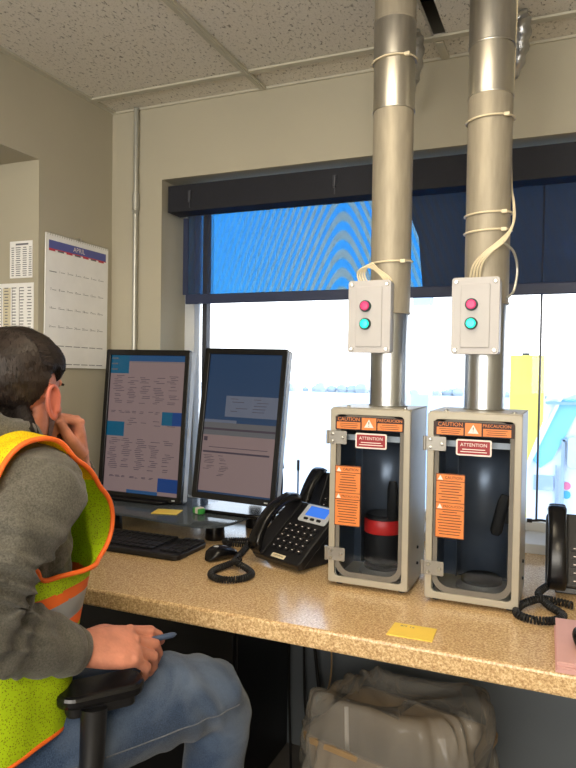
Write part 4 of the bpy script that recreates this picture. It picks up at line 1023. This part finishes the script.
# hair
def ray_out(d):
    p0 = HM @ V(0, -.005, .02); dw = (HR.to_3x3() @ d).normalized(); h_ = bvh.ray_cast(p0+dw*.25, -dw, .3)
    return (h_[0]-p0).length if h_[0] else .08
def hair_amt(d):    # d in head frame; 1 inside hair, <0 outside
    az = math.degrees(math.atan2(d.x, d.y)); az = abs(az); el = math.degrees(math.asin(max(-1, min(1, d.z))))
    # lower limit of hair (elevation) by azimuth: forehead, temple, over the ear, nape
    T_ = [(0, 47), (35, 43), (55, 22), (68, 6), (78, 2), (88, 15), (103, 8), (112, -28), (128, -58), (180, -70)]
    for (a0, e0), (a1, e1) in zip(T_, T_[1:]):
        if a0 <= az <= a1: lim = lerp(e0, e1, (az-a0)/(a1-a0)); break
    return (el-lim)/14
c = MB(); NU, NV = 120, 64; vs = []
base = [[0]*NU for _ in range(NV)]
for i in range(NV):
    th = PI*(.004+.992*i/(NV-1))
    for j in range(NU):
        a = 2*PI*j/NU; d = V(math.sin(th)*math.cos(a), math.sin(th)*math.sin(a), math.cos(th)); am = hair_amt(d)
        R0 = min(ray_out(d), .14)
        t_ = max(0, min(1, am+.15)); el = d.z
        th_ = lerp(-.010, .004+.012*max(0, min(1, (el+.2)/.8)), t_*t_*(3-2*t_))
        if abs(d.x) > .6 and el < .35: th_ = min(th_, .0075)
        if d.y < -.3 and el < -.25: th_ = min(th_, .006)
        w1 = noise.noise(V(d.x*5, d.y*3+3, d.z*5)); th_ += .0022*w1*t_
        st = noise.noise(V(math.atan2(d.x, d.z+.2)*24, d.y*2.5, 1.7)); th_ += .0016*st*t_
        vs.append(HM @ (V(0, -.005, .02)+d*(R0+th_)))
fs = [(i*NU+j, i*NU+(j+1) % NU, (i+1)*NU+(j+1) % NU, (i+1)*NU+j) for i in range(NV-1) for j in range(NU)]+[tuple(range(NU))[::-1], tuple((NV-1)*NU+j for j in range(NU))]
c.add(vs, fs)
cap = c.build('hair', M_hair, person, smooth=True, angle=180)
hb = BVHTree.FromPolygons([v.co.copy() for v in cap.data.vertices], [tuple(p.vertices) for p in cap.data.polygons])
# strands lying on the cap, combed from the crown forward and down
random.seed(11); c = MB(); cr0 = V(0, -.55, .83)
for k in range(9000):
    d = V(random.gauss(0, 1), random.gauss(0, 1), random.gauss(.3, 1)).normalized()
    if hair_amt(d) < .02 or d.z < -.22: continue
    side = 1 if d.x > 0 else -1
    flow = (V(side*.25, .75, 0) if d.z > .45 else V(0, .35, -1)) if d.y > -.5 else V(side*.15, .0, -1)
    flow = (flow+V(random.uniform(-.3, .3), random.uniform(-.3, .3), random.uniform(-.3, .3)))
    flow = (flow-d*flow.dot(d)).normalized(); ln = random.uniform(.016, .034); P = []
    for q in range(4):
        dd = (d*.09+flow*ln*q/3).normalized(); dw = (HR.to_3x3() @ dd).normalized(); p0 = HM @ V(0, -.005, .02)
        h_ = hb.ray_cast(p0+dw*.25, -dw, .3)
        if not h_[0]: break
        P.append(h_[0]+dw*(.0004+.0024*(q/3)*random.random()))
    if len(P) < 4: continue
    wv = (P[-1]-P[0]).cross(HR.to_3x3() @ d).normalized()
    ws = [.0006, .0010, .0008, .0001]; b0 = len(c.v)
    vs = []
    for p, w_ in zip(P, ws): vs += [p-wv*w_, p+wv*w_]
    c.add(vs, [(0, 1, 3, 2), (2, 3, 5, 4), (4, 5, 7, 6)])
o = c.build('hair_strands', M_strand, cap, fix=False); o['kind'] = 'stuff'
# beard shell
c = MB(); NU, NV = 70, 40; vs = []; ok = []
for i in range(NV):
    el = lerp(math.radians(2), math.radians(-74), i/(NV-1))
    for j in range(NU):
        az = lerp(math.radians(-84), math.radians(84), j/(NU-1)); d = V(math.sin(az)*math.cos(el), math.cos(az)*math.cos(el), math.sin(el)); R0 = ray_out(d)
        side = abs(az)/math.radians(92); lim = math.radians(lerp(-30, 2, max(0, (side-.35)/.65))) if side > .2 else math.radians(-32)
        edge = max(0, min(1, (lim-el)/.12))*max(0, min(1, (1-side)/.06+.2)); 
        vs.append(HM @ (V(0, -.005, .02)+d*(min(R0, .16)+lerp(-.004, .0022, edge))))
fs = [(i*NU+j, i*NU+j+1, (i+1)*NU+j+1, (i+1)*NU+j) for i in range(NV-1) for j in range(NU-1)]
c.add(vs, fs); c.build('beard', M_beard, person, smooth=True, angle=180)

# ---- hoodie
Hd = MB()
TS = [(.62, -.99, .815, .172, .132), (.70, -.99, .825, .176, .136), (.80, -.992, .845, .176, .138), (.90, -.995, .870, .178, .136), (.98, -.998, .885, .182, .130), (1.05, -1.0, .893, .178, .118), (1.10, -1.0, .90, .14, .10), (1.145, -.998, .905, .085, .08)]
Hd.loft([(V(x, y, z), V(u_, 0, 0), V(0, v_, 0)) for z, x, y, u_, v_ in TS], 40, power=2.3)
Hd.tube([V(-.90, .893, 1.080), V(-.85, .885, 1.088), SHR, SHR.lerp(ELR, .3)+V(.004, 0, 0), SHR.lerp(ELR, .7)+V(0, -.004, 0), ELR+V(0, -.01, .0), ELR.lerp(WRR, .18)+V(0, 0, .004), ELR.lerp(WRR, .42), ELR.lerp(WRR, .68), ELR.lerp(WRR, .86), ELR.lerp(WRR, .95)], [.073, .074, .073, .071, .068, .062, .062, .057, .050, .044, .041], 24)
Hd.tube([V(-1.08, .893, 1.075), V(-1.14, .89, 1.078), SHL, SHL.lerp(ELL, .5), ELL, ELL.lerp(WRL, .4), ELL.lerp(WRL, .8), ELL.lerp(WRL, .97)], [.075, .078, .078, .066, .052, .052, .043, .038], 20)
# hood bunched around the neck
P = []; R_ = []
for i in range(28):
    a = 2*PI*i/28; x_, y_ = math.cos(a), math.sin(a)
    P.append(V(-.993+.082*x_, .893+.080*y_-.008, 1.172-.034*y_+.006*math.sin(3*a))); R_.append(.031+.010*max(0, -y_)+.003*math.sin(5*a))
Hd.tube(P, R_, 14, closed=True)
Hd.tube([V(-1.06, .80, 1.165), V(-.995, .765, 1.15), V(-.93, .80, 1.165)], [.045, .055, .045], 16)
h_me = remesh(Hd, .0062, 3, .5)
EA = ELR
def fold(co, n_):
    d_ = 0
    # wrinkles gathered at the inside of the right elbow, running around the sleeve
    if co.x > -.93:
        de = (co-(EA+V(.0, .06, .03))).length; wgt = math.exp(-(de/.105)**2)
        q = (co-EA).dot(V(0, .62, -.25).normalized())
        s_ = noise.noise(V(co.x*9, co.y*4, co.z*26+co.y*14))
        d_ += wgt*.030*(max(0, 1-5.5*abs(s_))-.30)
        d_ += .009*wgt*math.sin(q*105+5*noise.noise(co*10))
        df = (co-WRR.lerp(ELR, .35)).length; d_ += math.exp(-(df/.09)**2)*.0045*math.sin(co.y*95+co.z*30+4*noise.noise(co*10))
    d_ += .007*(max(0, 1-6*abs(noise.noise(V(co.x*6+co.z*4, co.y*7-co.z*6, co.z*5+2))))-.3)*(1 if co.x > -.9 else .3)
    d_ += .006*noise.noise(co*9)+.006*(1-2*abs(noise.noise(V(co.x*9, co.y*9, co.z*5))))*(1 if n_.z < .8 else .4)
    # armhole seam groove
    ds = abs((co-SHR).dot(V(.85, -.15, -.45).normalized())-.012)
    if co.x > -.86 and co.z > .93: d_ -= .0035*math.exp(-(ds/.005)**2)
    return d_
hoodie = finish(h_me, 'hoodie', M_hoodie, person, fold)
# cuff band
c = MB(); ax = (WRR-ELR).normalized(); c.tube([ELR.lerp(WRR, .88), ELR.lerp(WRR, .90), ELR.lerp(WRR, .985), ELR.lerp(WRR, 1.0)], [.040, .0455, .0405, .036], 28); cu = c.build('cuff', M_hoodie, hoodie, smooth=True, angle=70)
# ---- jeans
J = MB()
J.loft([(V(-.99, .81, .515), V(.165, 0, 0), V(0, .135, 0)), (V(-.99, .81, .56), V(.185, 0, 0), V(0, .15, 0)), (V(-.99, .815, .62), V(.176, 0, 0), V(0, .142, 0)), (V(-.99, .82, .70), V(.168, 0, 0), V(0, .132, 0))], 32, power=2.4)
J.tube([V(-.90, .85, .605), V(-.848, .94, .614), V(-.795, 1.04, .622), V(-.74, 1.145, .615), KNR, KNR+V(.002, .022, -.05), KNR.lerp(ANR, .35)+V(0, .01, 0), KNR.lerp(ANR, .7), ANR+V(0, 0, .02)], [.102, .099, .097, .089, .074, .072, .066, .058, .056], 28)
J.tube([V(-1.08, .85, .60), V(-1.11, 1.03, .60), KNL, KNL+V(0, .02, -.05), KNL.lerp(ANL, .4), ANL+V(0, 0, .02)], [.104, .095, .073, .070, .062, .056], 24)
j_me = remesh(J, .0062, 4, .5)
def jf(co, n_):
    k = math.exp(-((co-KNR-V(-.02, -.03, 0)).length/.11)**2); h_ = math.exp(-((co-V(-.90, .90, .66)).length/.13)**2)
    q = (co-KNR).dot(V(.45, .9, 0))
    return .006*k*math.sin(q*85+co.z*60+4*noise.noise(co*9)) + .007*h_*(1-2*abs(noise.noise(V(co.x*16, co.y*9, co.z*12)))) + .0035*noise.noise(co*9)+.0025*(1-2*abs(noise.noise(V(co.x*14-co.y*6, co.y*3, co.z*14))))
jeans = finish(j_me, 'jeans', M_jeans, person, jf)
jb = BVHTree.FromPolygons([v.co.copy() for v in j_me.vertices], [tuple(p.vertices) for p in j_me.polygons])
# outer leg seam with stitches
c = MB(); P = []
for i in range(60):
    t_ = i/59; ax_ = V(-.90, .85, .61).lerp(KNR+V(.01, .02, 0), t_); h_ = jb.ray_cast(ax_+V(.25, -.14, .005), V(-.25, .14, -.005).normalized(), .4)
    if h_[0]: P.append(h_[0])
c.tube(P, .0016, 6); c.build('outseam', cloth('seam_thread', srgb(84, 92, 110), srgb(110, 112, 118), 300), jeans, smooth=True)
c = MB()
for sx, a_ in ((1, ANR), (-1, ANL)):
    c = MB(); secs = []
    for i in range(9):
        u = i/8; secs.append((V(a_.x, a_.y-.075+.27*u, .002+.05-.018*u+(-.01 if u > .9 else 0)), V(.040+.012*math.sin(u*PI), 0, 0), V(0, 0, .048-.020*u)))
    c.loft(secs, 20, power=2.8); c.build('shoe', M_dark, person, smooth=True)

# ---- vest: offset shell of a padded torso form, cut at arm openings, neck and hem
Vf = MB()
VS = [(.60, -.985, .81, .200, .160), (.66, -.985, .815, .198, .160), (.75, -.985, .835, .192, .160), (.85, -.99, .865, .188, .160), (.93, -.996, .888, .190, .162), (1.0, -1.0, .897, .188, .152), (1.07, -1.0, .90, .180, .132), (1.12, -1.0, .90, .15, .11), (1.165, -.998, .90, .10, .09)]
Vf.loft([(V(x, y, z), V(u_, 0, 0), V(0, v_, 0)) for z, x, y, u_, v_ in VS], 48, power=2.7)
for sx in (1, -1):
    cx_ = -1.0+sx*.165
    for y_, z_, ry, rz in ((.840, 1.068, .105, .104), (.895, 1.038, .098, .096), (.932, 1.002, .099, .078)): Vf.ell((cx_+.01*sx, y_, z_), (.075, ry, rz), n=32)
    Vf.tube([V(-1.0+sx*.07, .880, 1.115), V(-1.0+sx*.13, .868, 1.118), V(-1.0+sx*.20, .856, 1.110)], [.060, .060, .058], 20)
v_me = remesh(Vf, .007, 5, .5)
bm = bmesh.new(); bm.from_mesh(v_me)
for v in bm.verts:
    v.co += v.normal*(.004+.005*noise.noise(v.co*8)+.006*noise.noise(V(v.co.x*14, v.co.y*14, v.co.z*3)))
def cut(co, no): 
    geom = bm.verts[:]+bm.edges[:]+bm.faces[:]; bmesh.ops.bisect_plane(bm, geom=geom, plane_co=co, plane_no=no, clear_outer=True)
for X_, s_ in ((-.803, 1), (-1.197, -1)):
    bmesh.ops.bisect_plane(bm, geom=bm.verts[:]+bm.edges[:]+bm.faces[:], plane_co=(X_, 0, 0), plane_no=(s_, 0, 0))
    bmesh.ops.delete(bm, geom=[f_ for f_ in bm.faces if (f_.calc_center_median().x-X_)*s_ > 0 and f_.calc_center_median().z > .936], context='FACES')
cut(V(0, 0, .672), V(0, 0, -1))
kill = []
for f_ in bm.faces:
    c_ = f_.calc_center_median()
    r_ = math.hypot((c_.x+.996)/.098, (c_.y-.905)/.105)
    vee = c_.y > .9 and c_.z > .98 and abs(c_.x+.998) < (c_.z-.98)*.42
    if (r_ < 1 and c_.z > 1.10) or vee: kill.append(f_)
bmesh.ops.delete(bm, geom=kill, context='FACES')
bmesh.ops.delete(bm, geom=[v for v in bm.verts if not v.link_faces], context='VERTS')
# boundary loops -> smooth trims
bnd = {}
for e_ in bm.edges:
    if len(e_.link_faces) == 1:
        a_, b_ = e_.verts; bnd.setdefault(a_.index, []).append(b_.index); bnd.setdefault(b_.index, []).append(a_.index)
bm.verts.index_update(); bm.verts.ensure_lookup_table(); bnd = {}
for e_ in bm.edges:
    if len(e_.link_faces) == 1:
        a_, b_ = e_.verts; bnd.setdefault(a_, []).append(b_); bnd.setdefault(b_, []).append(a_)
loops = []; seen = set()
for s_ in bnd:
    if s_ in seen: continue
    lp = [s_]; seen.add(s_); cur = s_
    while True:
        nx = [q for q in bnd[cur] if q not in seen]
        if not nx: break
        cur = nx[0]; seen.add(cur); lp.append(cur)
    if len(lp) > 20: loops.append(lp)
for lp in loops:
    for it in range(10):
        newp = [(lp[i-1].co+lp[(i+1) % len(lp)].co+lp[i].co*2)/4 for i in range(len(lp))]
        for v, p in zip(lp, newp): v.co = p
trimP = [[v.co.copy() for v in lp] for lp in loops]
me = bpy.data.meshes.new('vest'); bm.normal_update()
MATS = [M_lime, M_vorange, M_vsilver, M_vyellow]
for f_ in bm.faces:
    z = f_.calc_center_median().z
    f_.material_index = 1 if (.888 < z < .905 or .832 < z < .848) else 2 if .848 <= z <= .888 else 3 if z > 1.085 else 0
bm.to_mesh(me); bm.free()
for m_ in MATS: me.materials.append(m_)
me.polygons.foreach_set('use_smooth', [True]*len(me.polygons))
vest = bpy.data.objects.new('vest', me); COL.objects.link(vest); attach(vest, person)
sd = vest.modifiers.new('s', 'SOLIDIFY'); sd.thickness = .0022; sd.offset = 1
for P in trimP:
    c = MB(); n = len(P); cen = sum(P, Vector())/n
    step = max(1, n//110); Q = P[::step]
    # flat ribbon: two offset rails
    c.tube(Q, .0046, 8, closed=True); o = c.build('trim', M_vorange, vest, smooth=True)
# pen under the fingers
c = MB(); c.cyl((-.745, 1.035, .771), (-.710, 1.100, .768), .0055, n=12); c.lathe([(.0055, 0), (.004, .006), (.001, .010)], (0, 0, 0), 12, None, T(-.710, 1.100, .768) @ V(0, 0, 1).rotation_difference(V(.035, .065, -.003)).to_matrix().to_4x4())
tag(c.build('pen', mat('pen_blue_grey', srgb(70, 84, 110), .3), smooth=True), 'dark blue-grey pen tip poking out beyond the fingers on the armrest', 'pen')
#<<PERSON

# ------------------------------------------------------------------ light, world, camera
w = bpy.data.worlds.new('World'); scn.world = w; w.use_nodes = True
nt = w.node_tree; N = nt.nodes.new; L = nt.links.new; bg = nt.nodes['Background']
tc = N('ShaderNodeTexCoord'); sp = N('ShaderNodeSeparateXYZ'); L(tc.outputs['Generated'], sp.inputs[0])
cr = N('ShaderNodeValToRGB'); e = cr.color_ramp.elements
e[0].position = .0; e[0].color = (1, 1, 1, 1); e[1].position = 1; e[1].color = (.12, .32, .8, 1)
m_ = e.new(.10); m_.color = (1, 1, 1, 1); m_ = e.new(.35); m_.color = (.62, .80, 1, 1)
L(sp.outputs['Z'], cr.inputs[0]); L(cr.outputs[0], bg.inputs[0]); bg.inputs[1].default_value = 4.2
def area(name, loc, rot, sx, sy, e_, col, portal=False):
    l = bpy.data.lights.new(name, 'AREA'); l.shape = 'RECTANGLE'; l.size = sx; l.size_y = sy; l.energy = e_; l.color = col
    if portal: l.cycles.is_portal = True
    o = bpy.data.objects.new(name, l); o.location = loc; o.rotation_euler = rot; COL.objects.link(o); return o
area('window_portal', (cx, WO+.08, cz), (-PI/2, 0, 0), w_ if False else 2.46, 1.2, 1, (1, 1, 1), True)
s = bpy.data.lights.new('sun', 'SUN'); s.energy = 5.0; s.angle = .01; s.color = (1, .93, .8)
area('rear_fill_light', (-.3, YB+.06, 1.55), (PI/2, 0, 0), 2.6, 1.0, 84, (1, .94, .84))  # added fill light behind the camera, no window modelled there
so = bpy.data.objects.new('sun', s); d = V(-1, -.3, -.45); so.rotation_euler = d.to_track_quat('-Z', 'Y').to_euler(); so.location = (6, 4, 6); COL.objects.link(so)

cam = bpy.data.cameras.new('camera'); co = bpy.data.objects.new('camera', cam); COL.objects.link(co)
yaw, pitch, roll, fpx = .4030, -.0252, .0151, 659.75
f = V(-math.sin(yaw)*math.cos(pitch), math.cos(yaw)*math.cos(pitch), math.sin(pitch)); r = V(math.cos(yaw), math.sin(yaw), 0); u = r.cross(f)
r2 = r*math.cos(roll)+u*math.sin(roll); u2 = -r*math.sin(roll)+u*math.cos(roll)
co.matrix_world = Matrix(((r2.x, u2.x, -f.x, 0), (r2.y, u2.y, -f.y, 0), (r2.z, u2.z, -f.z, 1.30), (0, 0, 0, 1)))
cam.sensor_fit = 'VERTICAL'; cam.sensor_height = 36; cam.lens = fpx/768*36; cam.clip_start = .02; cam.clip_end = 500
scn.camera = co
scn.view_settings.view_transform = 'Standard'; scn.view_settings.look = 'None'; scn.view_settings.gamma = 1; scn.view_settings.exposure = 0
